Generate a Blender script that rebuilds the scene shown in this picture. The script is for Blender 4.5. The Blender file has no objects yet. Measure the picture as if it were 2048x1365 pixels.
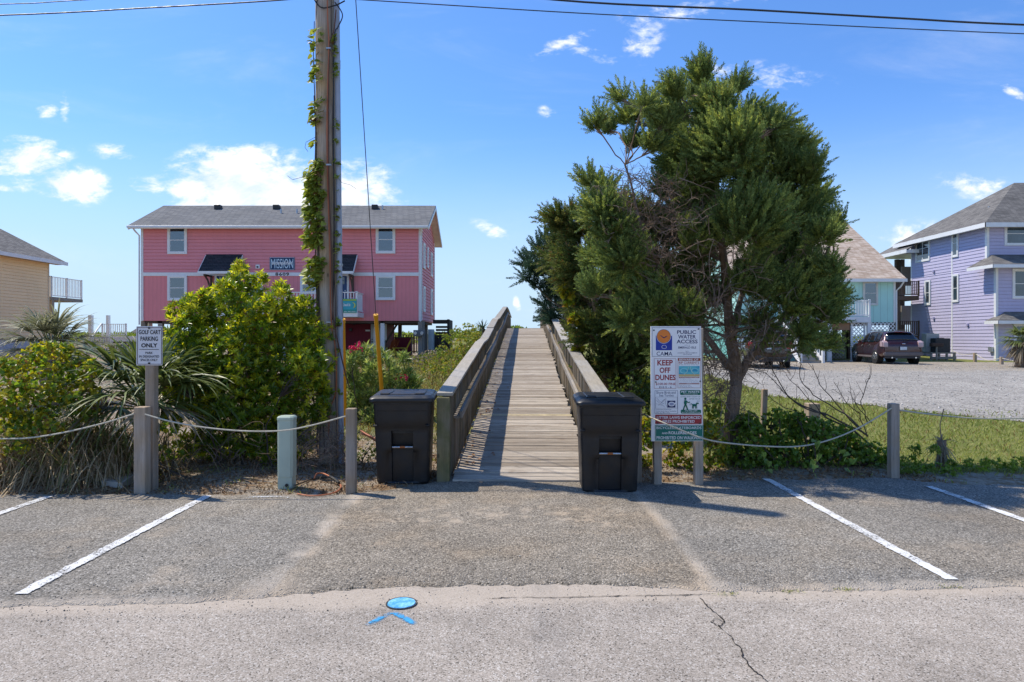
import bpy, bmesh, math, random
import numpy as np
from mathutils import Vector, Matrix, noise
R=math.radians; S=bpy.context.scene; COL=S.collection
rng=np.random.default_rng(7); random.seed(7)
# ---------------- camera
EYE=1.65; F=1365.3; VX=1016.; VY=677.
cd=bpy.data.cameras.new('camera'); cam=bpy.data.objects.new('camera',cd); COL.objects.link(cam)
cam.location=(0,0,EYE); cam.rotation_euler=(R(90),0,0)
cd.lens=24; cd.sensor_width=36; cd.shift_x=8/2048; cd.shift_y=-5.5/2048; cd.clip_start=.1; cd.clip_end=6000
S.camera=cam
# ---------------- sun and sky
SUN=Vector((-.50,.29,.95)).normalized()
ld=bpy.data.lights.new('sun','SUN'); ld.energy=3.5; ld.angle=R(.55); ld.color=(1,.915,.79)
sun=bpy.data.objects.new('sun',ld); COL.objects.link(sun); sun.rotation_euler=SUN.to_track_quat('Z','Y').to_euler()
S.view_settings.view_transform='Standard'; S.view_settings.look='None'; S.view_settings.exposure=0.55; S.view_settings.gamma=1
S.view_settings.use_curve_mapping=False
W=bpy.data.worlds.new('World'); S.world=W; W.use_nodes=True
SKYK=.15
def world():
    nt=W.node_tree; N=nt.nodes; L=nt.links; N.clear()
    def nd(t,**k):
        n=N.new(t)
        for a,b in k.items(): setattr(n,a,b)
        return n
    def m(op,a,b=None,clamp=False):
        n=nd('ShaderNodeMath',operation=op); n.use_clamp=clamp
        for i,v in enumerate((a,b)):
            if v is None: continue
            if isinstance(v,(int,float)): n.inputs[i].default_value=v
            else: L.new(v,n.inputs[i])
        return n.outputs[0]
    sky=nd('ShaderNodeTexSky',sky_type='NISHITA'); sky.sun_disc=False
    sky.sun_elevation=math.asin(SUN.z); sky.sun_rotation=math.atan2(SUN.x,SUN.y)
    sky.air_density=1.0; sky.dust_density=.5; sky.ozone_density=2.2
    tint=nd('ShaderNodeMix',data_type='RGBA',blend_type='MULTIPLY'); tint.inputs[0].default_value=1
    L.new(sky.outputs[0],tint.inputs[6]); tint.inputs[7].default_value=(.43,.66,.96,1)
    tc=nd('ShaderNodeTexCoord'); sp=nd('ShaderNodeSeparateXYZ'); L.new(tc.outputs['Generated'],sp.inputs[0])
    ay=m('MAXIMUM',m('ABSOLUTE',sp.outputs[1]),.02)
    u=m('DIVIDE',sp.outputs[0],ay); v=m('DIVIDE',sp.outputs[2],ay)
    uv=nd('ShaderNodeCombineXYZ'); L.new(u,uv.inputs[0]); L.new(v,uv.inputs[1])
    cov=None
    # every cloud: centre and half axes in the tangent plane of the view to the sea, tilt, weight
    CL=[(478,368,125,58,0,1.25),(570,385,85,42,0,1.1),(700,388,95,50,0,.85),(140,368,66,30,-8,.95),(52,318,72,36,0,.85),(300,372,48,16,0,.6),
        (232,305,42,14,-10,.5),(1130,85,60,14,25,.55),(1190,110,55,14,-15,.5),(1285,70,40,50,20,.55),(1400,15,120,18,8,.5),(1520,150,120,22,-6,.42),
        (1095,225,17,13,0,.55),(2025,182,30,10,-30,.55),(1034,610,7,15,10,.62),(95,222,24,12,10,.55),(985,462,40,13,-25,.5),(1640,415,150,40,0,.0),
        (1990,385,110,26,-12,.42),(1830,500,80,50,0,.55),(130,215,12,30,0,.42),(1240,640,300,30,0,.25),(30,375,40,10,0,.55),(760,360,60,12,-20,.45)]
    for (px,py,a,b,t,w) in CL:
        mp=nd('ShaderNodeMapping',vector_type='TEXTURE'); L.new(uv.outputs[0],mp.inputs[0])
        mp.inputs['Location'].default_value=((px-VX)/F,(VY-py)/F,0); mp.inputs['Rotation'].default_value=(0,0,R(t)); mp.inputs['Scale'].default_value=(a*1.18/F,b*1.25/F,1)
        ln=nd('ShaderNodeVectorMath',operation='LENGTH'); L.new(mp.outputs[0],ln.inputs[0])
        e=m('MULTIPLY',m('MAXIMUM',m('SUBTRACT',1.35,ln.outputs['Value']),0),w)
        cov=e if cov is None else m('MAXIMUM',cov,e)
    def fbm(sc,det,sx=1,sy=1,dist=0.):
        mp=nd('ShaderNodeMapping'); L.new(uv.outputs[0],mp.inputs[0]); mp.inputs['Scale'].default_value=(sx,sy,1)
        n=nd('ShaderNodeTexNoise'); n.inputs['Scale'].default_value=sc; n.inputs['Detail'].default_value=det; n.inputs['Roughness'].default_value=.62; n.inputs['Distortion'].default_value=dist
        L.new(mp.outputs[0],n.inputs['Vector']); return n.outputs[0]
    n1=fbm(14,9,1,1.7,.3); n2=fbm(45,6,1,2.2,.5)
    nn=m('ADD',m('MULTIPLY',n1,.7),m('MULTIPLY',n2,.3))
    dens=m('SUBTRACT',m('ADD',m('MULTIPLY',cov,.62),m('MULTIPLY',m('SUBTRACT',nn,.5),2.3)),.10)
    dens=m('MULTIPLY',dens,m('MINIMUM',m('MULTIPLY',cov,3.),1))
    mr=nd('ShaderNodeMapRange',interpolation_type='SMOOTHSTEP'); L.new(dens,mr.inputs[0]); mr.inputs[1].default_value=.0; mr.inputs[2].default_value=.52
    # faint thin veil, denser near the horizon
    veil=nd('ShaderNodeMapRange',interpolation_type='SMOOTHSTEP'); L.new(fbm(3.2,8,.6,2.4,.6),veil.inputs[0]); veil.inputs[1].default_value=.50; veil.inputs[2].default_value=.85
    vm=m('MULTIPLY',veil.outputs[0],.22)
    mask=m('MULTIPLY',m('MAXIMUM',mr.outputs[0],vm),.96)
    shade=nd('ShaderNodeMapRange'); L.new(n1,shade.inputs[0]); shade.inputs[1].default_value=.38; shade.inputs[2].default_value=.6
    cc=nd('ShaderNodeMix',data_type='RGBA'); L.new(shade.outputs[0],cc.inputs[0])
    k=1/SKYK; cc.inputs[6].default_value=(.58*k,.66*k,.77*k,1); cc.inputs[7].default_value=(.84*k,.84*k,.85*k,1)
    hz=nd('ShaderNodeMapRange',interpolation_type='SMOOTHERSTEP'); L.new(m('ABSOLUTE',sp.outputs[2]),hz.inputs[0]); hz.inputs[1].default_value=0; hz.inputs[2].default_value=.34; hz.inputs[3].default_value=.93; hz.inputs[4].default_value=0
    hm=nd('ShaderNodeMix',data_type='RGBA'); L.new(hz.outputs[0],hm.inputs[0]); L.new(tint.outputs[2],hm.inputs[6]); hm.inputs[7].default_value=(.43*k,.565*k,.71*k,1)
    mx=nd('ShaderNodeMix',data_type='RGBA'); L.new(mask,mx.inputs[0]); L.new(hm.outputs[2],mx.inputs[6]); L.new(cc.outputs[2],mx.inputs[7])
    bg=nd('ShaderNodeBackground'); bg.inputs[1].default_value=SKYK; L.new(mx.outputs[2],bg.inputs[0])
    o=nd('ShaderNodeOutputWorld'); L.new(bg.outputs[0],o.inputs[0])
world()
# ---------------- placing helpers
def P(px,py,D): return Vector(((px-VX)/F*D,D,EYE-(py-VY)/F*D))
def PX(px,D): return (px-VX)/F*D
def PZ(py,D): return EYE-(py-VY)/F*D
def sm(a,b,x):
    t=min(1,max(0,(x-a)/(b-a))); return t*t*(3-2*t)
def lerp(a,b,t): return a+(b-a)*t
def tag(o,label=None,cat=None,group=None,kind=None):
    if label: o['label']=label
    if cat: o['category']=cat
    if group: o['group']=group
    if kind: o['kind']=kind
    return o
def thing(name,label,cat,loc=(0,0,0),rz=0,group=None):
    o=bpy.data.objects.new(name,None); COL.objects.link(o); o.location=loc; o.rotation_euler=(0,0,rz); o.empty_display_size=.2
    return tag(o,label,cat,group)
def rootloc(p):
    v=Vector((0,0,0))
    while p is not None: v=v+p.location; p=p.parent
    return v
def link(name,me,mats,parent=None,smooth=False,kind=None):
    o=bpy.data.objects.new(name,me); COL.objects.link(o)
    if not isinstance(mats,(list,tuple)): mats=[mats]
    if len(me.materials)==0:
        for m_ in mats: me.materials.append(m_)
    if parent is not None: o.parent=parent
    if smooth: me.polygons.foreach_set('use_smooth',[True]*len(me.polygons))
    if kind: o['kind']=kind
    return o
def instances(parent,name,me,locs,mats):
    r=[]
    for l in locs:
        o=link(name,me,mats,parent); o.location=l; r.append(o)
    return r
def copy_tree(o,parent=None):
    c=o.copy(); COL.objects.link(c); c.parent=parent
    for ch in o.children: copy_tree(ch,c)
    return c
def fastmesh(name,v,f):
    v=np.asarray(v,dtype=np.float32); f=np.asarray(f,dtype=np.int32); me=bpy.data.meshes.new(name)
    k=f.shape[1]; me.vertices.add(len(v)); me.vertices.foreach_set('co',v.ravel())
    me.loops.add(f.size); me.loops.foreach_set('vertex_index',f.ravel())
    me.polygons.add(len(f)); me.polygons.foreach_set('loop_start',np.arange(0,f.size,k,dtype=np.int32))
    me.polygons.foreach_set('loop_total',np.full(len(f),k,dtype=np.int32))
    me.update(calc_edges=True); return me
class MB:
    """collects shapes; build() links them as one mesh"""
    def __init__(s,M=None): s.v=[]; s.f=[]; s.M=M
    def add(s,vs,fs):
        n=len(s.v)
        for p in vs:
            p=Vector(p); s.v.append(s.M@p if s.M is not None else p)
        s.f+= [tuple(i+n for i in q) for q in fs]; return s
    def box(s,x0,x1,y0,y1,z0,z1):
        return s.add([(x0,y0,z0),(x1,y0,z0),(x1,y1,z0),(x0,y1,z0),(x0,y0,z1),(x1,y0,z1),(x1,y1,z1),(x0,y1,z1)],
            [(0,3,2,1),(4,5,6,7),(0,1,5,4),(1,2,6,5),(2,3,7,6),(3,0,4,7)])
    def beam(s,a,b,w,h,up=(0,0,1)):
        a=Vector(a);b=Vector(b);d=(b-a).normalized();u=Vector(up); r=d.cross(u)
        if r.length<1e-4: r=d.cross(Vector((0,1,0)))
        r.normalize(); u=r.cross(d); vs=[]
        for p in (a,b):
            for i,j in ((-1,-1),(1,-1),(1,1),(-1,1)): vs.append(p+r*(w/2*i)+u*(h/2*j))
        return s.add(vs,[(0,3,2,1),(4,5,6,7),(0,1,5,4),(1,2,6,5),(2,3,7,6),(3,0,4,7)])
    def tube(s,pts,rad,n=8,cap=True):
        pts=[Vector(p) for p in pts]; k=len(pts)
        if not isinstance(rad,(list,tuple)): rad=[rad]*k
        vs=[];fs=[]; ref=None
        for i,p in enumerate(pts):
            d=(pts[min(i+1,k-1)]-pts[max(i-1,0)]).normalized()
            if ref is None: ref=d.orthogonal().normalized()
            ref=(ref-d*ref.dot(d)); ref=ref.normalized() if ref.length>1e-5 else d.orthogonal().normalized()
            b=d.cross(ref)
            for j in range(n):
                a=2*math.pi*j/n; vs.append(p+(ref*math.cos(a)+b*math.sin(a))*rad[i])
        for i in range(k-1):
            for j in range(n): fs.append((i*n+j,i*n+(j+1)%n,(i+1)*n+(j+1)%n,(i+1)*n+j))
        if cap: fs.append(tuple(range(n-1,-1,-1))); fs.append(tuple((k-1)*n+j for j in range(n)))
        return s.add(vs,fs)
    def prism(s,poly,y0,y1):
        """poly of (x,z), along y"""
        n=len(poly); vs=[(x,y0,z) for x,z in poly]+[(x,y1,z) for x,z in poly]
        return s.add(vs,[tuple(range(n)),tuple(range(2*n-1,n-1,-1))]+[(i,i+n,(i+1)%n+n,(i+1)%n) for i in range(n)])
    def slab(s,quad,t):
        """quad of four points, thickened downward by t"""
        q=[Vector(p) for p in quad]; d=Vector((0,0,-t)); n=len(q)
        return s.add(q+[p+d for p in q],[tuple(range(n)),tuple(range(2*n-1,n-1,-1))]+[(i,i+n,(i+1)%n+n,(i+1)%n) for i in range(n)])
    def loft(s,rings,cap=True):
        k=len(rings);n=len(rings[0]);fs=[]
        for i in range(k-1):
            for j in range(n): fs.append((i*n+j,i*n+(j+1)%n,(i+1)*n+(j+1)%n,(i+1)*n+j))
        if cap: fs.append(tuple(range(n-1,-1,-1))); fs.append(tuple((k-1)*n+j for j in range(n)))
        return s.add([p for r in rings for p in r],fs)
    def build(s,name,mat,parent=None,bev=0,smooth=False,local=False,kind=None,seg=1):
        o0=Vector((0,0,0)) if (local or parent is None) else rootloc(parent)
        me=bpy.data.meshes.new(name); me.from_pydata([p-o0 for p in s.v],[],s.f)
        bm=bmesh.new(); bm.from_mesh(me); bmesh.ops.recalc_face_normals(bm,faces=bm.faces)
        if bev>0:
            es=[e for e in bm.edges if len(e.link_faces)==2 and e.calc_face_angle(0)>.5]
            bmesh.ops.bevel(bm,geom=es,offset=bev,segments=seg,affect='EDGES',clamp_overlap=True)
        bm.to_mesh(me); bm.free()
        if smooth: me.set_sharp_from_angle(angle=R(38)) if hasattr(me,'set_sharp_from_angle') else None
        return link(name,me,mat,parent,smooth=smooth,kind=kind)
# ---------------- materials
class G:
    def __init__(s,name):
        s.m=bpy.data.materials.new(name); s.m.use_nodes=True; s.nt=s.m.node_tree; s.N=s.nt.nodes; s.L=s.nt.links; s.N.clear()
        s.out=s.nd('ShaderNodeOutputMaterial'); s.b=s.nd('ShaderNodeBsdfPrincipled'); s.L.new(s.b.outputs[0],s.out.inputs[0])
        s.tc=s.nd('ShaderNodeTexCoord'); s.co=s.tc.outputs['Object']
    def nd(s,t,**k):
        n=s.N.new(t)
        for a,b in k.items(): setattr(n,a,b)
        return n
    def put(s,sock,v):
        if v is None: return
        if isinstance(v,(int,float)): sock.default_value=v
        elif isinstance(v,tuple): sock.default_value=v if len(v)!=3 or sock.type!='RGBA' else (*v,1)
        else: s.L.new(v,sock)
    def math(s,op,a,b=None,clamp=False):
        n=s.nd('ShaderNodeMath',operation=op); n.use_clamp=clamp; s.put(n.inputs[0],a); s.put(n.inputs[1],b); return n.outputs[0]
    def vec(s,scale=(1,1,1),rnd=False,src=None,rot=(0,0,0)):
        v=src or s.co
        if rnd:
            oi=s.nd('ShaderNodeObjectInfo'); k=s.math('MULTIPLY',oi.outputs['Random'],73.)
            a=s.nd('ShaderNodeVectorMath',operation='ADD'); s.L.new(v,a.inputs[0]); s.L.new(k,a.inputs[1]); v=a.outputs[0]
        mp=s.nd('ShaderNodeMapping'); s.L.new(v,mp.inputs[0]); mp.inputs['Scale'].default_value=scale; mp.inputs['Rotation'].default_value=rot; return mp.outputs[0]
    def noise(s,sc,det=4,v=None,rough=.55,dist=0.):
        n=s.nd('ShaderNodeTexNoise'); n.inputs['Scale'].default_value=sc; n.inputs['Detail'].default_value=det; n.inputs['Roughness'].default_value=rough; n.inputs['Distortion'].default_value=dist
        s.L.new(v or s.co,n.inputs['Vector']); return n.outputs[0]
    def voro(s,sc,v=None,feat='F1',out='Distance'):
        n=s.nd('ShaderNodeTexVoronoi',feature=feat); n.inputs['Scale'].default_value=sc; s.L.new(v or s.co,n.inputs['Vector']); return n.outputs[out]
    def rr(s,x,a,b,c=0.,d=1.,smooth=True):
        n=s.nd('ShaderNodeMapRange',interpolation_type='SMOOTHSTEP' if smooth else 'LINEAR'); s.L.new(x,n.inputs[0])
        for i,q in enumerate((a,b,c,d)): n.inputs[i+1].default_value=q
        return n.outputs[0]
    def mix(s,f,a,b,mode='MIX'):
        n=s.nd('ShaderNodeMix',data_type='RGBA',blend_type=mode); s.put(n.inputs[0],f); s.put(n.inputs[6],a); s.put(n.inputs[7],b); return n.outputs[2]
    def hsv(s,c,v=1.,h=.5,sa=1.):
        n=s.nd('ShaderNodeHueSaturation'); s.put(n.inputs['Color'],c); s.put(n.inputs['Value'],v); s.put(n.inputs['Hue'],h); s.put(n.inputs['Saturation'],sa); return n.outputs[0]
    def bump(s,h,st=.3,d=.01):
        n=s.nd('ShaderNodeBump'); n.inputs['Strength'].default_value=st; n.inputs['Distance'].default_value=d; s.L.new(h,n.inputs['Height']); s.L.new(n.outputs[0],s.b.inputs['Normal']); return n.outputs[0]
    def done(s,col,rough=.6,metal=0.,spec=.4):
        s.put(s.b.inputs['Base Color'],col); s.put(s.b.inputs['Roughness'],rough); s.put(s.b.inputs['Metallic'],metal); s.put(s.b.inputs['Specular IOR Level'],spec); return s.m
    def xyz(s):
        n=s.nd('ShaderNodeSeparateXYZ'); s.L.new(s.co,n.inputs[0]); return n.outputs
_mc={}
def plain(name,col,rough=.5,metal=0.,spec=.4,var=.12,sc=3.,dirt=0.,bump=0.):
    """painted or moulded surface with uneven tone, a little dirt and relief"""
    if name in _mc: return _mc[name]
    g=G(name); a=g.noise(sc,5,g.vec(rnd=True)); c=g.hsv(col,g.rr(a,.3,.7,1-var,1+var,False))
    if dirt>0:
        d=g.noise(sc*.7,8,g.vec((1,1,.35),rnd=True),.7); c=g.mix(g.math('MULTIPLY',g.rr(d,.5,.72),dirt),c,(.16,.13,.10))
    if bump>0: g.bump(g.noise(60,4),bump,.004)
    _mc[name]=g.done(c,g.rr(g.noise(sc*4,3),.3,.7,max(.03,rough-.08),min(1,rough+.1)),metal,spec); return _mc[name]
def wood(name,col,axis='y',var=.22,streak=.45,green=0.,knots=True):
    if name in _mc: return _mc[name]
    g=G(name); sc={'x':(.8,14,14),'y':(14,.8,14),'z':(14,14,.8)}[axis]
    v=g.vec(sc,rnd=True); a=g.noise(2.2,7,v,.65,.4); fine=g.noise(9,4,v,.6)
    oi=g.nd('ShaderNodeObjectInfo')
    base=g.hsv(col,g.math('MULTIPLY',g.rr(oi.outputs['Random'],0,1,1-var,1+var,False),g.rr(a,.25,.75,1-streak*.6,1+streak*.5,False)),sa=g.rr(g.noise(1.5,3,g.vec(rnd=True)),.3,.7,.6,1.25))
    c=g.mix(g.rr(fine,.60,.72,0,.55),base,tuple(q*.35 for q in col))
    if knots:
        k=g.voro(1.6,g.vec(tuple(q*.25 if q>1 else 1.6 for q in sc),rnd=True)); c=g.mix(g.rr(k,.05,.10,.75,0),c,tuple(q*.3 for q in col))
    if green>0: c=g.mix(g.math('MULTIPLY',g.rr(g.noise(2.5,6,g.vec(rnd=True)),.42,.62),green),c,(.10,.115,.04))
    g.bump(g.math('ADD',fine,a),.5,.006)
    _mc[name]=g.done(c,.85,0,.2); return _mc[name]
def leafmat(name,col,col2,trans=.45,rough=.45,var=.35,nsc=1.2,spec=.35,brown=0.):
    if name in _mc: return _mc[name]
    g=G(name); ge=g.nd('ShaderNodeNewGeometry'); r=ge.outputs['Random Per Island']
    n=g.noise(nsc,3); f=g.math('ADD',g.math('MULTIPLY',r,.65),g.math('MULTIPLY',g.rr(n,.35,.65),.35))
    c=g.mix(f,col,col2); c=g.hsv(c,g.rr(g.math('FRACT',g.math('MULTIPLY',r,17.3)),0,1,1-var,1+var,False))
    if brown>0: c=g.mix(g.rr(g.math('FRACT',g.math('MULTIPLY',r,91.7)),1-brown,1-brown*.8),c,(.20,.115,.04))
    g.done(c,rough,0,spec)
    t=g.nd('ShaderNodeBsdfTranslucent'); tcol=g.mix(.5,c,g.hsv(c,1.9,.492,1.15)); g.L.new(tcol,t.inputs[0])
    ms=g.nd('ShaderNodeMixShader'); ms.inputs[0].default_value=trans; g.L.new(g.b.outputs[0],ms.inputs[1]); g.L.new(t.outputs[0],ms.inputs[2]); g.L.new(ms.outputs[0],g.out.inputs[0])
    _mc[name]=g.m; return g.m
# colours used by many things
WHITE=plain('white_paint',(.78,.78,.76),.45,var=.05,dirt=.12)
DARKM=plain('black_metal',(.02,.02,.022),.4)
GALV=plain('galvanised_steel',(.42,.44,.46),.4,.7,var=.2,sc=9)
GREYP=plain('grey_plastic',(.33,.37,.41),.5,var=.08,dirt=.15)
POSTW=wood('weathered_post',(.37,.285,.205),'z',green=.05)
SHEATH=wood('grey_timber',(.30,.265,.22),'y')
BROWNW=wood('brown_timber',(.105,.078,.058),'z',knots=False)
GLASS=None
def glassmat():
    g=G('window_glass'); c=g.hsv((.035,.05,.065),g.rr(g.noise(.8,3),.3,.7,.6,1.5)); g.done(c,.06,0,.9); g.b.inputs['Coat Weight'].default_value=.6; return g.m
GLASS=glassmat()
CURT=plain('curtain',(.15,.155,.16),.9,var=.3,sc=8)
# ================= GROUND, ROAD, PARKING
EDGE=[(-60,7.15),(-5.3,7.15),(-3.86,7.17),(-2.4,7.12),(-1.66,7.16),(-1.37,7.32),(-.9,7.70),(-.6,7.80),(1.0,7.80),(1.6,7.74),(2.79,7.87),(3.9,7.95),(4.5,8.0),(4.75,7.78),(5.2,7.64),(5.8,7.62),(9,7.6),(60,7.6)]
def edge(x):
    for (a,b),(c,d) in zip(EDGE,EDGE[1:]):
        if a<=x<=c: return lerp(b,d,(x-a)/(c-a))
    return 7.4
def nz(x,y,s=1.,o=0): return noise.noise(Vector((x*s+o,y*s-o,o*.37)))
DECK=[(7.8,.035),(13.9,.60),(15.1,.66),(20.6,1.25),(21.8,1.31),(30.2,2.08),(31.6,2.12),(34,2.1),(46,1.75),(60,1.4)]
def deckz(y):
    if y<=DECK[0][0]: return DECK[0][1]
    for (a,b),(c,d) in zip(DECK,DECK[1:]):
        if a<=y<=c: return lerp(b,d,(y-a)/(c-a))
    return 1.4
def wx(y): return .18+.0265*(y-8)      # centre line of the walkway
def gz(x,y):
    if y<edge(x)-.02: return -.02
    t=y-edge(x)
    left=.62*sm(2,24,t); right=.32*sm(2,26,t)
    b=lerp(left,right,sm(-1.5,3,x))
    c=wx(y); dd=x-c
    dz=max(0,deckz(y)-.34)
    fall=math.exp(-((dd+.6)/ (2.6 if dd<-.6 else 1.25))**2)
    b=max(b,b+(dz-b)*fall) if dz>b else b
    b+=1.15*sm(44,56,y)*(1-sm(62,95,y))*(1 if x>-60 else 1)
    b-=3.2*sm(62,100,y)
    b+=(.05*nz(x,y,.6,3)*(1-.5*sm(2,4,x))+.02*nz(x,y,2.3,5)*(1-.9*sm(2.5,4,x)))*sm(.3,2.,t)*(1 if y<100 else .2)+.012*sm(0,.3,t)*(1+nz(x,y,3,8))
    return b
def grid(name,xs,ys,zf,mat,kind='structure',clip=None,attr=None):
    nx,ny=len(xs),len(ys); v=np.zeros((ny,nx,3),np.float32)
    for j,y in enumerate(ys):
        for i,x in enumerate(xs): v[j,i]=(x,y,zf(x,y))
    idx=np.arange(nx*ny).reshape(ny,nx); f=np.stack([idx[:-1,:-1],idx[:-1,1:],idx[1:,1:],idx[1:,:-1]],-1).reshape(-1,4)
    V=v.reshape(-1,3)
    if clip is not None:
        c=V[f].mean(1); f=f[[clip(p[0],p[1]) for p in c]]
        u,inv=np.unique(f,return_inverse=True); V=V[u]; f=inv.reshape(f.shape)
    me=fastmesh(name,V,f)
    if attr:
        for an,fn in attr.items():
            a=me.attributes.new(an,'FLOAT','POINT'); a.data.foreach_set('value',np.array([fn(p[0],p[1]) for p in V],np.float32))
    return tag(link(name,me,mat,smooth=True),kind=kind)
def seq(*segs):
    r=[]
    for a,b,st in segs: r+=list(np.arange(a,b-1e-6,st))
    r.append(segs[-1][1]); return r
XS=seq((-900,-100,100),(-100,-30,10),(-30,-9,.75),(-9,9,.22),(9,32,.75),(32,100,8),(100,900,100))
YS=seq((-60,0,10),(0,6.8,1.7),(6.8,12,.13),(12,24,.35),(24,50,1.),(50,100,3),(100,120,10))
def lawnmask(x,y):
    # green on the right beyond the parking, and patches on the left slope
    r=sm(1.8,3.4,x)*sm(.3,1.2,y-edge(x)); l=sm(-6,-3,x)*(1-sm(-.5,.3,x-wx(y)))*sm(9.,13,y)*.75
    far=.35*sm(12,20,y)*(x<0)
    return max(r,l,far)+.25*nz(x,y,.9,2)
def groundmat():
    g=G('sandy_ground'); at=g.nd('ShaderNodeAttribute',attribute_name='lawn').outputs['Fac']
    n=g.noise(1.3,9,rough=.68); n2=g.noise(38,5); n3=g.noise(9,6,rough=.7)
    sand=g.mix(g.rr(n2,.35,.7),(.36,.315,.25),(.26,.21,.155)); duff=g.mix(g.rr(n2,.3,.65),(.14,.085,.045),(.27,.18,.10))
    c=g.mix(g.rr(g.math('ADD',g.math('MULTIPLY',n,.6),g.math('MULTIPLY',n3,.5)),.50,.62),sand,duff)
    gr=g.mix(g.rr(n3,.35,.65),(.12,.15,.035),(.23,.22,.075))
    c=g.mix(g.rr(g.math('ADD',at,g.math('MULTIPLY',g.math('SUBTRACT',n3,.5),1.2)),.35,.6),c,gr)
    g.bump(g.math('ADD',n2,g.math('MULTIPLY',n3,2)),.8,.02); return g.done(c,.95,0,.1)
grid('ground',XS,YS,gz,groundmat(),attr={'lawn':lawnmask})
wat=MB().box(-4000,4000,95,5500,-3,-2.2).build('ocean_water',None or plain('sea_water',(.03,.09,.11),.15,sc=.02)); wat['kind']='structure'
def jy(x): return 4.335+.052*x+.018*nz(x,0,1.7,4)
def agg(name,lo,hi,stone,sandc,sc,bst,road):
    g=G(name); x,y,z=g.xyz()
    cell=g.voro(sc,out='Color'); sep=g.nd('ShaderNodeSeparateColor'); g.L.new(cell,sep.inputs[0])
    d=g.voro(sc); big=g.noise(.55,8,rough=.65); mid=g.noise(3.2,7,rough=.7); fine=g.noise(150,3)
    c=g.mix(g.rr(sep.outputs[0],.1,.9),lo,hi); c=g.mix(g.rr(sep.outputs[1],.86,.9),c,stone); c=g.mix(g.rr(sep.outputs[2],.90,.93),c,tuple(q*.35 for q in lo))
    c=g.mix(g.rr(d,.28,.62,0,.62 if not road else .3),c,tuple(q*.35 for q in lo))
    c=g.hsv(c,g.rr(g.math('ADD',g.math('MULTIPLY',big,.6),g.math('MULTIPLY',mid,.4)),.34,.66,.74,1.22,False))
    j=g.math('SUBTRACT',y,g.math('ADD',g.math('MULTIPLY',x,.052),4.335))
    wob=g.math('MULTIPLY',g.math('SUBTRACT',mid,.5),.5)
    if not road:
        jj=g.math('ADD',j,wob); s1=g.rr(jj,.02,.15,.9,0)
        a=g.math('ABSOLUTE',g.math('ADD',g.math('ADD',x,1.56),g.math('MULTIPLY',wob,.45))); s2=g.math('MULTIPLY',g.rr(a,.02,.15,1,0),g.rr(g.noise(1.1,6,rough=.7),.42,.56,.05,1))
        b=g.math('ABSOLUTE',g.math('ADD',g.math('SUBTRACT',x,1.36),g.math('MULTIPLY',wob,.3))); s3=g.math('MULTIPLY',g.rr(b,.01,.10,1,0),g.rr(g.noise(1.4,5),.36,.55,.15,.9))
        # sand in a wedge where the seams meet the road, and pale scuffs by the walkway
        wd=g.math('MULTIPLY',g.rr(g.math('ADD',b,g.math('MULTIPLY',j,.9)),.12,.40,1,0),.9)
        wd2=g.math('MULTIPLY',g.rr(g.math('ADD',a,g.math('MULTIPLY',j,.5)),.1,.45,1,0),.8)
        sc_=g.math('MULTIPLY',g.math('MULTIPLY',g.rr(g.noise(5,9,rough=.75),.50,.62),g.rr(g.math('ABSOLUTE',g.math('SUBTRACT',y,6.25)),.15,.7,1,0)),g.rr(g.math('ABSOLUTE',g.math('SUBTRACT',x,-.2)),1.2,1.6,.8,.12))
        mk=g.math('MAXIMUM',g.math('MAXIMUM',g.math('MAXIMUM',s1,s2),g.math('MAXIMUM',s3,sc_)),g.math('MAXIMUM',wd,wd2))
        edgeo=g.rr(g.noise(1.8,9,rough=.75),.54,.70,0,.5)
        mk=g.math('MAXIMUM',mk,edgeo); grit=g.rr(g.noise(70,4,rough=.7),.30,.62,.45,1)
        c=g.mix(g.math('MULTIPLY',mk,grit),c,g.hsv(sandc,g.rr(fine,.3,.7,.85,1.15)))
        inner=g.math('MULTIPLY',g.rr(x,-1.56,-1.50),g.rr(x,1.30,1.38,1,0)); c=g.mix(g.math('MULTIPLY',inner,.45),c,g.mix(1.,c,(1.12,1.0,.84),'MULTIPLY'))
        brown=g.rr(g.noise(.9,4),.45,.62,0,.35); c=g.mix(brown,c,g.mix(1.,c,(1.05,.93,.78),'MULTIPLY'))
    else:
        s1=g.rr(g.math('ADD',j,g.math('MULTIPLY',wob,.5)),-.22,-.02,0,.75); c=g.mix(g.math('MULTIPLY',s1,g.rr(g.noise(60,4,rough=.7),.3,.62,.5,1)),c,sandc)
        st=g.math('MULTIPLY',g.rr(g.voro(.75,g.vec((1,1.9,1))),.02,.085,1,0),g.rr(g.noise(14,5),.42,.58)); c=g.mix(g.math('MULTIPLY',st,.55),c,(.07,.055,.045))
        tr=g.math('MULTIPLY',g.rr(g.math('ABSOLUTE',g.math('SUBTRACT',x,.23)),.02,.14,1,0),g.rr(g.noise(3,6,g.vec((1,.3,1))),.3,.6,.0,.35)); c=g.mix(tr,c,(.13,.125,.12))
    og=g.math('MULTIPLY',g.rr(g.noise(1.3,6,g.vec((1,1.6,1)),.65),.60,.74),.38); c=g.mix(og,c,(.07,.066,.06))
    g.bump(g.math('ADD',g.math('MULTIPLY',g.rr(d,0,.6,1,0),1.),g.math('MULTIPLY',fine,.3)),bst,.007 if not road else .003)
    return g.done(c,.92,0,.2)
ROADM=agg('worn_road_asphalt',(.31,.27,.222),(.455,.40,.34),(.55,.51,.455),(.46,.39,.31),125,.4,True)
PARKM=agg('coarse_parking_asphalt',(.245,.225,.19),(.425,.39,.335),(.56,.52,.45),(.46,.40,.325),72,.9,False)
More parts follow.
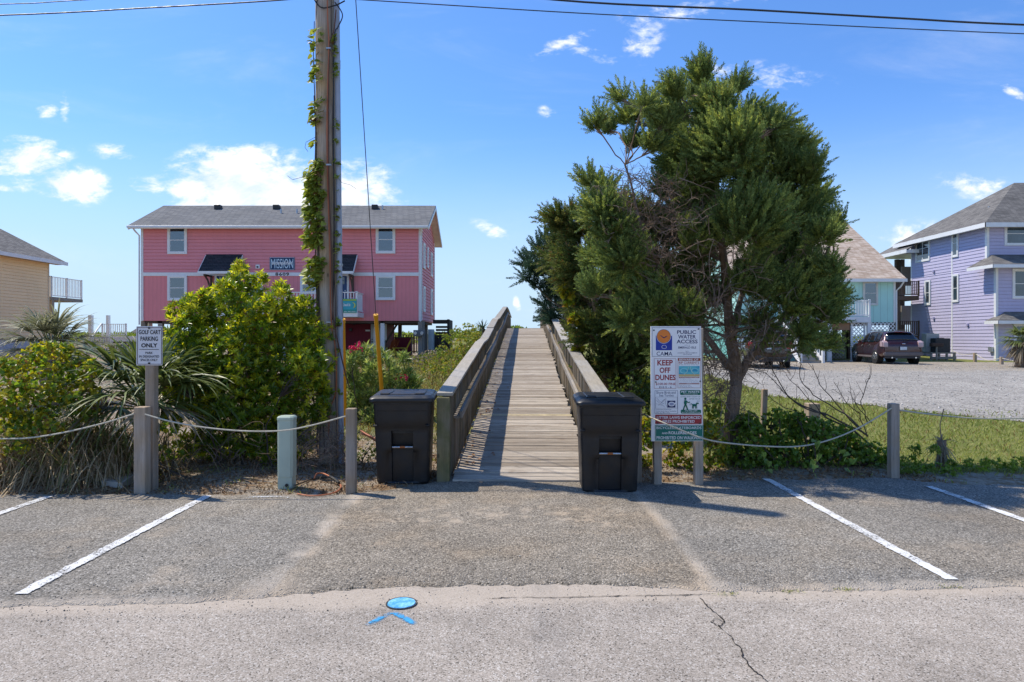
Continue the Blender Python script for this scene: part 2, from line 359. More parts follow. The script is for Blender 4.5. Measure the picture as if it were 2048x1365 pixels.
grid('road',seq((-60,-8,4),(-8,8,.1),(8,60,4)),[-30,0,2,3,3.6,4.0,4.2,4.9],lambda x,y:.004,ROADM)
# the parking strip lies a finger proud of the road, its front lip ragged
px_=seq((-60,-8,2),(-8,8,.03),(8,60,2)); bmv=[];bf=[]
rows=14
def lot():
    V=[];Fc=[]
    for i,x in enumerate(px_):
        a=jy(x)+.03*nz(x,0,9,1)+.03*nz(x,2,25,1)+(.22*math.exp(-((x+.2)/1.35)**4)); b=edge(x)+.05*nz(x,1,5,2)+.03*nz(x,1,14,6)
        for k in range(rows):
            t=k/(rows-1)
            y=lerp(a,b,t) if k>1 else a+.02*k
            z=.005 if k==0 else (.018 if k<rows-1 else .012)
            V.append((x,y,z+(.0035*nz(x,y,6,1) if k>0 else 0)))
    n=len(px_); idx=np.arange(n*rows).reshape(n,rows); f=np.stack([idx[:-1,:-1],idx[1:,:-1],idx[1:,1:],idx[:-1,1:]],-1).reshape(-1,4)
    return tag(link('parking_strip',fastmesh('parking_strip',V,f),PARKM,smooth=True),kind='structure')
lot()
def paintmat(name,col,cut,soft=False):
    g=G(name); n=g.noise(65,5,rough=.7); n2=g.noise(2.6,6,rough=.7); f=g.math('ADD',g.math('MULTIPLY',n,.62),g.math('MULTIPLY',n2,.42))
    c=g.hsv(col,g.rr(n2,.3,.7,.88,1.08)); g.done(c,.8,0,.2); g.bump(n,.4,.004)
    t=g.nd('ShaderNodeBsdfTransparent'); ms=g.nd('ShaderNodeMixShader')
    if soft: f=g.math('MULTIPLY',g.rr(f,cut-.03,cut+.09),g.nd('ShaderNodeAttribute',attribute_name='cov').outputs['Fac'])
    else: f=g.rr(f,cut-.02,cut+.02)
    g.L.new(f,ms.inputs[0]); g.L.new(t.outputs[0],ms.inputs[1]); g.L.new(g.b.outputs[0],ms.inputs[2]); g.L.new(ms.outputs[0],g.out.inputs[0]); return g.m
LINEM=paintmat('white_line_paint',(.66,.66,.64),.475); BLUEP=paintmat('blue_spray_paint',(.055,.33,.62),.455,True)
def strip(name,pts,w,mat,z,cov=False,jit=.006,kind='structure'):
    V=[];A=[]; pts=[Vector((p[0],p[1],0)) for p in pts]; Q=[]
    for a,b in zip(pts,pts[1:]):
        n=max(2,int((b-a).length/.02)); Q+=[a.lerp(b,i/n) for i in range(n)]
    Q.append(pts[-1]); cols=5 if cov else 2
    for i,p in enumerate(Q):
        d=(Q[min(i+2,len(Q)-1)]-Q[max(i-2,0)]).normalized(); r=Vector((d.y,-d.x,0)); e=min(i,len(Q)-1-i)/max(1,len(Q)*.12)
        for k in range(cols):
            s_=(k/(cols-1)-.5)*w+(jit*nz(p.x+k*7,p.y,30,k+1)+jit*nz(p.x+k*7,p.y,9,k+2)); q=p+r*s_; V.append((q.x,q.y,z)); A.append(min(1,e)*(1-abs(k/(cols-1)-.5)*2*.95) if cov else 1)
    n=len(Q); idx=np.arange(n*cols).reshape(n,cols); f=np.stack([idx[:-1,:-1],idx[:-1,1:],idx[1:,1:],idx[1:,:-1]],-1).reshape(-1,4)
    me=fastmesh(name,V,f)
    if cov: a=me.attributes.new('cov','FLOAT','POINT'); a.data.foreach_set('value',np.array(A,np.float32)*1.6)
    return tag(link(name,me,mat),kind=kind)
for x,a,b in ((-4.72,4.2,7.02),(-3.10,4.34,7.05),(2.99,4.6,7.9),(4.62,4.7,7.5),(-6.35,4.2,7.0),(6.28,4.75,7.5)):
    strip('parking_line_marking',[(x,a),(x,b)],.088,LINEM,.0265,jit=.011)
# crack in the road, and the joint along the parking strip
CRK=plain('crack_dark',(.022,.018,.015),.95)  # near-black colour for the thin crack strips
def crack(pts,w,name='road_crack'):
    Q=[];
    for a,b in zip(pts,pts[1:]):
        for i in range(6):
            t=i/6; Q.append((lerp(a[0],b[0],t)+random.uniform(-.008,.008),lerp(a[1],b[1],t)+random.uniform(-.005,.005)))
    Q.append(pts[-1]); strip(name,Q,w,CRK,.0085,jit=w*.7)
cp=[(1400,1198),(1422,1220),(1450,1248),(1437,1255),(1460,1275),(1480,1300),(1488,1320),(1510,1345),(1530,1362),(1560,1400)]
crack([(PX(x,EYE*F/(y-VY)),EYE*F/(y-VY)) for x,y in cp],.006)
cp=[(1450,1248),(1432,1240),(1423,1246),(1437,1256)]
crack([(PX(x,EYE*F/(y-VY)),EYE*F/(y-VY)) for x,y in cp],.0035)
crack([(x,jy(x)-.02+.02*nz(x,0,3,9)) for x in np.arange(-.1,1.4,.1)],.006,'road_joint_crack')
# blue painted valve cover and arrow
c=Vector((PX(803,4.225),4.23,.006)); vc=thing('valve_cover','round iron valve cover in the road sprayed bright blue','valve cover',c)
g=G('blue_painted_iron'); n=g.noise(16,6,rough=.7); g.bump(g.math('ADD',g.voro(60),n),.6,.006)
BLI=g.done(g.mix(g.rr(n,.42,.6),(.07,.34,.62),(.22,.55,.78)),.6)
MB().loft([[c+Vector((math.cos(a)*r_,math.sin(a)*r_,h)) for a in np.linspace(0,2*math.pi,40,endpoint=False)] for r_,h in ((.088,0),(.084,.007),(.04,.009),(.001,.009))],False).build('cover_plate',BLI,vc,smooth=True)
MB().loft([[c+Vector((math.cos(a)*r_,math.sin(a)*r_,h)) for a in np.linspace(0,2*math.pi,40,endpoint=False)] for r_,h in ((.090,.0055),(.091,.006),(.096,.006),(.098,.0)) ],False).build('rim',plain('dark_rim',(.05,.05,.05),.9),vc)
def gp(px,py): D=EYE*F/(py-VY); return (PX(px,D),D)
strip('blue_spray_arrow',[gp(732,1254),gp(768,1236),gp(784,1229),gp(800,1234),gp(832,1252)],.052,BLUEP,.0082,cov=True,jit=.01)
strip('white_spray_mark',[gp(490,1000),gp(520,999),gp(560,998),gp(600,1004)],.05,paintmat('thin_white_spray',(.6,.63,.66),.52,True),.0265,cov=True)
# gravel driveway on the right
def gravelmat():
    g=G('pale_gravel'); c_=g.voro(22,out='Color'); s_=g.nd('ShaderNodeSeparateColor'); g.L.new(c_,s_.inputs[0]); d=g.voro(22); n=g.noise(.45,7,rough=.7); n3=g.noise(3,6,rough=.75)
    x,y,z=g.xyz()
    warm=g.rr(g.math('ADD',y,g.math('MULTIPLY',n,9)),31,35)
    c=g.mix(g.rr(s_.outputs[0],0,1),(.33,.305,.27),(.58,.545,.485)); w=g.mix(g.rr(s_.outputs[1],0,1),(.36,.30,.225),(.54,.47,.375))
    c=g.mix(warm,c,w); c=g.mix(g.rr(d,.3,.6,0,.5),c,(.12,.115,.105)); c=g.hsv(c,g.rr(g.math('ADD',g.math('MULTIPLY',n,.5),g.math('MULTIPLY',n3,.5)),.36,.64,.72,1.2,False))
    g.bump(g.rr(d,0,.6,1,0),1.,.02); return g.done(c,.95,0,.15)
def drv(x,y):
    lo=12.6+max(0,10.4-x)*1.7; w=.8*nz(x,y,.35,1)+.35*nz(x,y,1.4,3)
    return x>7.0+.9*nz(x,y,.3,6)+max(0,y-24)*.28 and y>lo+w and y<41+w and not(x>21.5+w and y>37.2+(x-21)*.0) and x<40
grid('gravel_driveway',seq((3,12,.14),(12,40,.5)),seq((10.5,18,.12),(18,42,.45)),lambda x,y:gz(x,y)+.014,gravelmat(),clip=drv)
# ================= BOARDWALK
def plankmat():
    g=G('walkway_plank_wood'); v=g.vec((.9,22,22),rnd=True); a=g.noise(2,8,v,.68,.5); f=g.noise(6,5,v,.65); oi=g.nd('ShaderNodeObjectInfo')
    c=g.mix(g.rr(oi.outputs['Random'],0,1),(.28,.235,.185),(.46,.405,.335)); c=g.hsv(c,g.rr(a,.28,.72,.5,1.5,False))
    c=g.mix(g.rr(f,.58,.66,0,.9),c,(.07,.055,.045)); w=g.noise(1.7,6,g.vec(rnd=True),.7); c=g.mix(g.rr(w,.52,.7,0,.5),c,(.18,.125,.08)); 
    kn=g.voro(2.2,g.vec((1,5,5),rnd=True)); c=g.mix(g.rr(kn,.04,.09,.8,0),c,(.06,.045,.035))
    g.bump(g.math('ADD',a,f),.7,.006); return g.done(c,.9,0,.15)
PLK=plankmat(); YPL=plain('worn_yellow_paint',(.46,.38,.22),.7,var=.25,sc=9,dirt=.6)
CAPM=wood('grey_cap_board',(.34,.31,.26),'y',streak=.35,knots=False); PICK=wood('baluster_wood',(.23,.18,.125),'z',green=.25,knots=False); MOSSP=wood('mossy_post',(.24,.20,.115),'z',green=.75)
bwk=thing('boardwalk','grey timber boardwalk with railings climbing over the dune','boardwalk',(wx(8),8,0))
pm=[]
for k in range(10):
    m=MB(); w=.79+random.uniform(0,.03); l=random.uniform(-.02,.02); sk=random.uniform(-.002,.002)
    m.add([(-w+l,-.0655,-.035),(w+l,-.0655+sk,-.035),(w+l,.0655+sk,-.035),(-w+l,.0655,-.035),(-w+l,-.0655,0),(w+l,-.0655+sk,0),(w+l,.0655+sk,0),(-w+l,.0655,0)],[(0,3,2,1),(4,5,6,7),(0,1,5,4),(1,2,6,5),(2,3,7,6),(3,0,4,7)])
    o=m.build('plank',PLK,None,bev=.006,local=True); pm.append(o.data); bpy.data.objects.remove(o)
ym=pm[0].copy(); ym.materials.clear(); ym.materials.append(YPL)
y=7.86; n=0
while y<31.2:
    me=ym if abs(y-11.45)<.072 else random.choice(pm)
    o=link('plank',me,PLK,bwk); dz=(deckz(y+.2)-deckz(y-.2))/.4
    o.location=(wx(y)-wx(8)+random.uniform(-.008,.008),y-8,deckz(y)+random.uniform(-.004,.004)); o.rotation_euler=(math.atan(dz)+random.uniform(-.008,.008),random.uniform(-.002,.002),random.uniform(-.004,.004)-.0265)
    if me is ym: o['label']='worn yellow painted plank'
    y+=.1425; n+=1
m=MB()
while y<46: m.box(wx(y)-.8,wx(y)+.8,y-.066,y+.066,deckz(y)-.035,deckz(y)); y+=.1425
m.build('far_decking',PLK,bwk,kind='stuff')
KN=[7.86,13.9,15.1,20.6,21.8,30.2,31.6,34,40]
for s_ in (-1,1):
    X=lambda y:wx(y)+s_*.92
    for i,(a,b) in enumerate(zip(KN,KN[1:])):
        sub=[a]+[a+(b-a)*k/max(1,round((b-a)/3.0)) for k in range(1,max(1,round((b-a)/3.0))+1)]
        for c,d in zip(sub,sub[1:]):
            jz=random.uniform(-.012,.012)
            A=Vector((X(c)-s_*.015,c+.003,deckz(c)+.955+jz)); B=Vector((X(d)-s_*.015,d-.003,deckz(d)+.955+jz+random.uniform(-.01,.01)))
            MB().beam(A,B,.185,.038).build('rail_cap',CAPM,bwk,bev=.004)
            o=Vector((0,0,-.085)); MB().beam(A+o,B+o,.04,.12).build('upper_rail',PICK,bwk)
            o=Vector((0,0,-.84)); MB().beam(A+o,B+o,.04,.10).build('lower_rail',PICK,bwk)
            h0=deckz(c)+.64+(.05 if s_<0 else .06)*math.sin(c*1.7); h1=deckz(d)+.64+(.05 if s_<0 else .06)*math.sin(d*1.7)
            if c<32:
                cc=c if c>8 else 8.35
                MB().beam((X(cc)-s_*.155,cc,h0),(X(d)-s_*.155,d,h1),.04,.09).build('handrail',SHEATH,bwk,bev=.006)
                MB().beam((X(cc)-s_*.10,cc,h0-.03),(X(d)-s_*.10,d,h1-.03),.07,.035).build('handrail_bracket',PICK,bwk)
                MB().beam((X(c)-s_*.2,c,deckz(c)-.15),(X(d)-s_*.2,d,deckz(d)-.15),.04,.19).build('stringer',SHEATH,bwk)
    # posts
    for y in (7.87,10.3,12.7,15.0,17.3,19.6,21.9,24.3,26.7,29.1,31.5,33.8,36.5,40):
        w=.145 if y<8 else .09; zt=deckz(y)+(.93 if y<8 else .90)
        MB().box(X(y)-w/2,X(y)+w/2,y-w/2+.01,y+w/2+.01,min(gz(X(y),y),deckz(y)-.3)-.05 if y>8 else -.01,zt).build('post',MOSSP if y<9 else PICK,bwk,bev=.005)
# balusters: the nearest 300 single, the rest joined
bm_=MB().box(-.02,.02,-.019,.019,-.12,.86).build('baluster',PICK,None,local=True); bme=bm_.data; bpy.data.objects.remove(bm_)
far=MB(); y=8.08
while y<40:
    for s_ in (-1,1):
        x=wx(y)+s_*(.92-.045)
        if y<8.08+150*.115:
            o=link('baluster',bme,PICK,bwk); o.location=(x-wx(8),y-8,deckz(y)+random.uniform(-.01,.01)); o.rotation_euler=(random.uniform(-.015,.015),random.uniform(-.01,.01),random.uniform(-.1,.1))
        else: far.box(x-.02,x+.02,y-.019,y+.019,deckz(y)-.12,deckz(y)+.86)
    y+=.115
far.build('far_balusters',PICK,bwk,kind='stuff')
# ================= HOUSES
def paintwall(name,col,lines=0,axis=0):
    g=G(name); n=g.noise(.5,6,rough=.65); n2=g.noise(7,6,g.vec((1,1,.3)),.7); c=g.hsv(col,g.rr(g.math('ADD',g.math('MULTIPLY',n,.6),g.math('MULTIPLY',n2,.4)),.3,.7,.9,1.08,False)); 
    if lines:
        x,y,z=g.xyz(); f=g.math('FRACT',g.math('MULTIPLY',(x,y)[axis],lines)); c=g.mix(g.rr(f,.0,.12,.4,0),c,tuple(q*.35 for q in col)); g.bump(g.rr(f,0,.12,0,1),.4,.01)
    c=g.mix(g.rr(g.noise(1.2,8,g.vec((1,1,.2)),.7),.58,.75,0,.16),c,(.2,.16,.13)); return g.done(c,.7,0,.25)
def shingle(name,c1,c2,dark):
    g=G(name); x,y,z=g.xyz(); u=g.math('ADD',x,g.math('MULTIPLY',y,.0)); 
    b=g.nd('ShaderNodeTexBrick'); b.offset=.5; b.inputs['Scale'].default_value=1; b.inputs['Brick Width'].default_value=.30; b.inputs['Row Height'].default_value=.085; b.inputs['Mortar Size'].default_value=.008; b.inputs['Bias'].default_value=0
    cv=g.nd('ShaderNodeCombineXYZ'); g.L.new(g.math('ADD',x,y),cv.inputs[0]); g.L.new(z,cv.inputs[1]); g.L.new(cv.outputs[0],b.inputs['Vector'])
    b.inputs['Color1'].default_value=(*c1,1); b.inputs['Color2'].default_value=(*c2,1); b.inputs['Mortar'].default_value=(*dark,1)
    n=g.noise(.6,7,rough=.7); n2=g.noise(25,4); c=g.hsv(b.outputs['Color'],g.rr(g.math('ADD',g.math('MULTIPLY',n,.5),g.math('MULTIPLY',n2,.5)),.3,.7,.72,1.25,False)); g.bump(b.outputs['Fac'],-.5,.02); return g.done(c,.92,0,.15)
def frame(org,u,n):
    """matrix whose x runs along the wall, y outward and z up"""
    u=Vector(u);n=Vector(n); z=Vector((0,0,1)); M=Matrix.Identity(4)
    for i in range(3): M[i][0]=u[i];M[i][1]=n[i];M[i][2]=z[i];M[i][3]=org[i]
    return M
def siding(M,u0,u1,z0,z1,e,mat,parent,ub=None,name='siding'):
    m=MB(M); k=int(math.ceil((z1-z0)/e))
    for i in range(k):
        a=z0+i*e; b=min(z1,a+e); 
        p,q=(u0,u1) if ub is None else ub((a+b)/2)
        if q-p<.05: continue
        g_=a+.02; m.add([(p,.036,g_),(q,.036,g_),(q,.016,b),(p,.016,b),(p,.004,g_),(q,.004,g_)],[(0,1,2,3),(4,5,1,0)])
    me=m; o=me.build(name,mat,parent,kind='stuff'); return o
def window(M,u,z,w,h,parent,fr=.11,mull='h',cur=True,out=.085,glass=None,case=None,name='window',sill=False):
    """casing with sash, panes and curtain; u,z lower left of the casing, w,h over all"""
    m=MB(M); m.box(u,u+fr,0,out,z,z+h); m.box(u+w-fr,u+w,0,out,z,z+h); m.box(u+fr,u+w-fr,0,out,z+h-fr,z+h); m.box(u+fr,u+w-fr,0,out+(.02 if sill else 0),z,z+fr)
    c=m.build(name,case or WHITE,parent,bev=.004)
    iu,iw,iz,ih=u+fr,w-2*fr,z+fr,h-2*fr; t=.03; s=MB(M)
    s.box(iu,iu+t,0,.066,iz,iz+ih); s.box(iu+iw-t,iu+iw,0,.066,iz,iz+ih); s.box(iu+t,iu+iw-t,0,.066,iz+ih-t,iz+ih); s.box(iu+t,iu+iw-t,0,.066,iz,iz+t)
    if 'h' in mull: s.box(iu+t,iu+iw-t,0,.07,iz+ih*.5-t*.6,iz+ih*.5+t*.6)
    if 'v' in mull: s.box(iu+iw/2-t*.9,iu+iw/2+t*.9,0,.073,iz+t,iz+ih-t)
    s.build('sash',case or WHITE,c)
    MB(M).box(iu+t,iu+iw-t,.052,.056,iz+t,iz+ih-t).build('pane',glass or GLASSC,c)
    if cur:
        q=MB(M); k=14; hi=iz+ih-t; lo=iz+t
        for j in range(k):
            a=iu+t+(iw-2*t)*j/k; b=iu+t+(iw-2*t)*(j+1)/k; q.add([(a,.039+.009*(j%2),lo),(b,.039+.009*((j+1)%2),lo),(b,.039+.009*((j+1)%2),hi),(a,.039+.009*(j%2),hi)],[(0,1,2,3)])
        q.build('curtain',CURT,c)
    return c
def glassc():
    g=G('thin_window_glass'); gl=g.nd('ShaderNodeBsdfGlossy'); gl.inputs['Roughness'].default_value=.03; gl.inputs['Color'].default_value=(.8,.85,.9,1)
    tr=g.nd('ShaderNodeBsdfTransparent'); tr.inputs[0].default_value=(.42,.48,.54,1); fr=g.nd('ShaderNodeFresnel'); fr.inputs[0].default_value=1.7
    ms=g.nd('ShaderNodeMixShader'); g.L.new(g.math('ADD',fr.outputs[0],.1),ms.inputs[0]); g.L.new(tr.outputs[0],ms.inputs[1]); g.L.new(gl.outputs[0],ms.inputs[2]); g.L.new(ms.outputs[0],g.out.inputs[0]); return g.m
GLASSC=glassc()
def txt(s,x0,x1,z0,z1,M,mat,parent,out=.004,off=.0,shear=0.,name='lettering',sp=1.0,th=.002,align=True):
    """flat letters fitted into the box x0..x1, z0..z1 of the wall frame M"""
    cu=bpy.data.curves.new('t','FONT'); cu.body=s; cu.offset=off; cu.shear=shear; cu.space_character=sp; cu.resolution_u=3; cu.extrude=0
    o=bpy.data.objects.new('t',cu); COL.objects.link(o); dg=bpy.context.evaluated_depsgraph_get(); me=bpy.data.meshes.new_from_object(o.evaluated_get(dg)); bpy.data.objects.remove(o); bpy.data.curves.remove(cu)
    V=np.zeros(len(me.vertices)*3,np.float32); me.vertices.foreach_get('co',V); V=V.reshape(-1,3); lo=V.min(0);hi=V.max(0)
    o0=rootloc(parent)
    for v,c in zip(me.vertices,V):
        q=M@Vector((x0+(c[0]-lo[0])/(hi[0]-lo[0])*(x1-x0),out,z0+(c[1]-lo[1])/(hi[1]-lo[1])*(z1-z0))); v.co=q-o0
    me.materials.clear(); return link(name,me,mat,parent)
BLACKI=plain('black_ink',(.015,.015,.018),.6,var=.05)
ROOFG=shingle('grey_shingles',(.155,.16,.165),(.215,.215,.21),(.07,.07,.07)); ROOFD=shingle('charcoal_shingles',(.035,.038,.045),(.06,.062,.068),(.015,.015,.015))
ROOFB=shingle('brown_shingles',(.40,.30,.225),(.60,.50,.41),(.2,.15,.1)); ROOFP=shingle('weathered_grey_shingles',(.13,.125,.12),(.22,.21,.195),(.06,.055,.05))
PINK=paintwall('pink_siding',(.79,.285,.305)); PINKP=paintwall('pink_panel',(.79,.27,.28),5,0); 
def rail(parent,a,b,z,h,sp=.13,mat=WHITE,bw=.04,t=.04,cap=.09,nps=None,name='railing',pn='baluster',posts=True,M=None):
    """railing from a to b (x,y) standing at height z: top and bottom rails, posts, every baluster"""
    a=Vector((a[0],a[1],z));b=Vector((b[0],b[1],z)); L=(b-a).length; d=(b-a)/L; up=Vector((0,0,1))
    m=MB(); m.beam(a+up*h,b+up*h,cap,.04); m.beam(a+up*.09,b+up*.09,t,.07); 
    if posts:
        NP=nps or int(L/2.2)+1
        for k in range(NP+1): p=a+d*(L*k/NP); m.beam(p-up*.02,p+up*(h+.05),.09,.09,d)
    r=m.build(name,mat,parent,bev=0)
    me=None; n=int(L/sp); ang=math.atan2(d.y,d.x)
    o=MB().box(-bw/2,bw/2,-t/2*.8,t/2*.8,.12,h-.02).build(pn,mat,None,local=True); me=o.data; bpy.data.objects.remove(o)
    r0=rootloc(parent)
    for k in range(1,n):
        q=link(pn,me,mat,r); q.location=a+d*(L*k/n)-r0; q.rotation_euler=(0,0,ang)
    return r
# ---- pink house
D0=34.; X0=PX(283,D0); X1=PX(842,D0); Z1=PZ(450,D0); ZB=PZ(549,D0); Z0=PZ(642,D0); DB=40.; ZG=.62
ph=thing('pink_house','long pink two storey duplex raised on posts with blue doors','house',((X0+X1)/2,D0,ZG))
MB().box(X0,X1,D0,DB,ZB,Z1).build('upper_wall',PINK,ph); MB().box(X0,X1,D0,DB,Z0,ZB).build('lower_wall',PINKP,ph)
FM=frame((0,D0,0),(1,0,0),(0,-1,0)); U=lambda px:PX(px,D0); Zp=lambda py:PZ(py,D0)
siding(FM,X0+.11,X1-.11,ZB+.07,Z1,.165,PINK,ph)
RM=frame((X1,0,0),(0,1,0),(1,0,0))
siding(RM,D0+.1,DB-.1,Z0+.03,Z1,.165,PINK,ph)
zr=8.72; ym=(D0+DB)/2
siding(RM,D0,DB,Z1,zr-.1,.165,PINK,ph,ub=lambda z:(D0+(z-Z1)/(zr-Z1)*3,DB-(z-Z1)/(zr-Z1)*3),name='gable_siding')
m=MB(); m.add([(X1-.01,D0,Z1),(X1-.01,DB,Z1),(X1-.01,ym,zr-.05),(X0+.01,D0,Z1),(X0+.01,DB,Z1),(X0+.01,ym,zr-.05)],[(0,1,2),(3,5,4),(0,2,5,3),(1,4,5,2)]); m.build('gable_wall',PINK,ph)
ov=.45; ex=.42
m=MB(); pit=(zr-Z1)/3
for s_,yy in ((-1,D0-ov),(1,DB+ov)): m.slab([(X0-ex,yy,Z1-ov*pit+.12),(X1+ex,yy,Z1-ov*pit+.12),(X1+ex,ym,zr+.12),(X0-ex,ym,zr+.12)][::1 if s_<0 else -1],.09)
m.build('roof',ROOFG,ph)
m=MB(); m.box(X0-ex,X1+ex,D0-ov-.05,D0-ov-.005,Z1-ov*pit-.06,Z1-ov*pit+.105); m.box(X0-ex,X1+ex,DB+ov+.005,DB+ov+.05,Z1-ov*pit-.06,Z1-ov*pit+.105)
for x in (X0-ex,X1+ex):
    for yy in (D0-ov,DB+ov): m.beam((x,yy,Z1-ov*pit-.02),(x,ym,zr-.02),.04,.17)
m.build('fascia',WHITE,ph)
m=MB(); m.box(X0-ex+.03,X1+ex-.03,D0-ov,D0,Z1-.14,Z1-.12)
for a,b in ((D0-ov,ym),(DB+ov,ym)): m.slab([(X1+.01,a,Z1-ov*pit-.03),(X1+ex-.03,a,Z1-ov*pit-.03),(X1+ex-.03,b,zr-.03),(X1+.01,b,zr-.03)],.02)
m.build('soffit',plain('pale_soffit',(.66,.55,.50),.6),ph)
m=MB(); m.box(X0,X1,D0-.03,D0,Z1-.1,Z1+.02)
for a,b in ((X0-.01,X0+.11),(X1-.11,X1+.03)): m.box(a,b,D0-.05,D0,Z0,Z1-.1)
m.box(X1,X1+.05,D0,D0+.1,Z0,Z1-.1); m.box(X1,X1+.05,DB-.1,DB,Z0,Z1-.1); m.build('corner_board',WHITE,ph)
MB().box(X0+.11,X1-.11,D0-.055,D0-.002,ZB-.09,ZB+.085).build('belt_board',WHITE,ph,bev=.004)
m=MB(); m.box(X0-ex,X1+ex,D0-ov-.15,D0-ov-.055,Z1-ov*pit-.03,Z1-ov*pit+.09); m.build('gutter',WHITE,ph,bev=.01)
for x,s_ in ((X0-.06,-1),(X1-.02,1)):
    MB().tube([(x+s_*.1,D0-ov-.1,Z1-.2),(x+s_*.1,D0-.3,Z1-.36),(x,D0-.09,Z1-.55),(x,D0-.09,Z0-.2)],.04,8).build('downspout',WHITE,ph)
for px,py0,py1,pw in ((336,509,451,39),(336,602,549,39),(752,508,450,39),(752,601,549,39),(601,589,549,34),(492,589,549,34)):
    window(FM,U(px),Zp(py0),pw/40.15,Zp(py1)-Zp(py0)-.05,ph,sill=True)
for u,w,z,h in ((34.5,.75,5.2,1.3),(36.2,.5,5.4,1.1),(37.9,.75,5.1,1.35),(34.5,.75,3.0,1.3),(37.9,.8,2.95,1.45)): window(RM,u,z,w,h,ph,cur=False,glass=GLASS)
BLUED=plain('blue_door_paint',(.01,.05,.15),.4)
for px in (434,667):
    d=MB(FM); d.box(U(px),U(px)+.68,0,.045,Zp(600),Zp(552)); dd=d.build('door',BLUED,ph,bev=.004)
    m=MB(FM); 
    for i in range(3):
        for j in range(2): m.box(U(px)+.12+i*.16,U(px)+.24+i*.16,.045,.05,Zp(569)+j*.19,Zp(569)+j*.19+.16)
    m.build('pane',GLASS,dd); MB(FM).tube([(U(px)+.6,.045,Zp(582)),(U(px)+.6,.1,Zp(582))],.03).build('knob',GALV,dd)
    [MB(FM).box(a_,a_+.1,0,.05,Zp(600),Zp(550)).build('door_casing',WHITE,ph) for a_ in (U(px)-.1,U(px)+.68)]
for a,b in ((413.5,486),(642,714.5)):
    zt,zb,yo=5.83,4.90,.93; m=MB(); m.slab([(U(a),D0-yo,zb),(U(b),D0-yo,zb),(U(b),D0-.03,zt),(U(a),D0-.03,zt)],.05); aw=m.build('awning',ROOFD,ph)
    m=MB(); m.box(U(a)-.02,U(b)+.02,D0-yo-.04,D0-yo-.003,zb-.12,zb+.0); m.beam((U(a)-.015,D0-yo,zb-.08),(U(a)-.015,D0-.05,zt-.08),.03,.1); m.beam((U(b)+.015,D0-yo,zb-.08),(U(b)+.015,D0-.05,zt-.08),.03,.1); m.build('awning_trim',WHITE,aw)
    for x in (U(a)+.25,U(b)-.2):
        m=MB(); m.tube([(x,D0-.06,3.75),(x,D0-.2,4.15),(x,D0-.45,4.5),(x,D0-.8,4.72)],.045,6); m.box(x-.045,x+.045,D0-.09,D0-.04,3.7,4.78); m.box(x-.045,x+.045,D0-.85,D0-.09,4.69,4.77); m.build('bracket',BROWNW,aw)
NAVY=plain('navy_sign',(.012,.045,.11),.5); m=MB(FM); sg=m.box(U(540),U(590),.03,.06,Zp(540.5),Zp(515.5)).build('name_sign',NAVY,ph,bev=.004)
PALE=plain('pale_lettering',(.55,.72,.80),.6)
m=MB(FM)
for a,b,c,d in ((540.8,589.2,516.2,515.7),(540.8,589.2,540.2,539.7),(540.8,541.3,540,516),(588.7,589.2,540,516)): m.box(U(a),U(b),.06,.066,Zp(c),Zp(d))
m.build('border',PALE,sg)
txt('MISSION',U(543),U(587),Zp(537.5),Zp(518.5),FM,PALE,sg,out=.062,off=.0)
txt('accomplished',U(545),U(586),Zp(532),Zp(523),FM,WHITE,sg,out=.069,off=.02,shear=.35)
txt('8609',U(551.5),U(579),Zp(552.3),Zp(545.8),FM,BLACKI,ph,out=.06,off=.03,name='house_number',sp=1.15)
for px in (512.3,614.5):
    v=MB(FM).box(U(px),U(px)+.2,.02,.09,Zp(538),Zp(530)).build('wall_vent',WHITE,ph,bev=.01); MB(FM).box(U(px)+.05,U(px)+.15,.09,.095,Zp(536.5),Zp(533)).build('vent_opening',DARKM,v)
for px,py in ((436,416),(553,415),(750,416)): 
    D=36.4; q=P(px,py,D); MB().box(q.x-.16,q.x+.16,q.y-.15,q.y+.2,8.5,8.76).build('roof_vent',DARKM,ph,bev=.02)
for px,D in ((562,35.6),(594,35.6),(765,36.3)): q=P(px,427,D); zz=Z1+(D-D0)*pit; MB().tube([(q.x,D,zz),(q.x,D,zz+.33)],.045).build('pipe_vent',GALV,ph)
# front deck
zd=PZ(629,32.4)+.1; MB().box(PX(418,32.5),PX(715,32.5),32.5,D0-.03,zd-.22,zd).build('deck_floor',WHITE,ph,bev=.005)
r1=rail(ph,(PX(418,32.5)+.05,32.55),(PX(715,32.5)-.05,32.55),zd,.95,.14,nps=1); rail(ph,(PX(715,32.5)-.05,32.6),(PX(715,32.5)-.05,D0-.1),zd,.95,.14,posts=False)
for px in (432,490,566): q=PX(px,32.6); MB().box(q-.08,q+.08,32.6,32.76,gz(q,32.6)-.1,zd-.22).build('deck_post',WHITE,ph)
TEAL=plain('teal_vinyl',(.02,.28,.24),.5); SM=frame((0,32.47,0),(1,0,0),(0,-1,0)); u=lambda p:PX(p,32.47); z_=lambda p:PZ(p,32.47)
ts=thing('banner','small teal and green vinyl banner on the white railing of the pink house','banner',(u(699),32.47,z_(626))); MB(SM).box(u(685),u(713.5),0,.012,z_(626),z_(598)).build('sheet',TEAL,ts); MB(SM).box(u(686),u(712.5),.012,.015,z_(602),z_(599)).build('top_band',plain('yellow_green_vinyl',(.35,.50,.06),.5),ts)
MB(SM).box(u(686),u(712.5),.012,.015,z_(619.5),z_(603)).build('picture_field',plain('blue_vinyl',(.04,.35,.42),.5),ts)
MB(SM).tube([(u(705)+.12*math.cos(a),.018,z_(611)+.13*math.sin(a)) for a in np.linspace(-1.2,1.6,8)],[.01,.03,.035,.035,.03,.025,.02,.01],5).build('emblem',plain('yellow_vinyl',(.6,.6,.1),.5),ts)
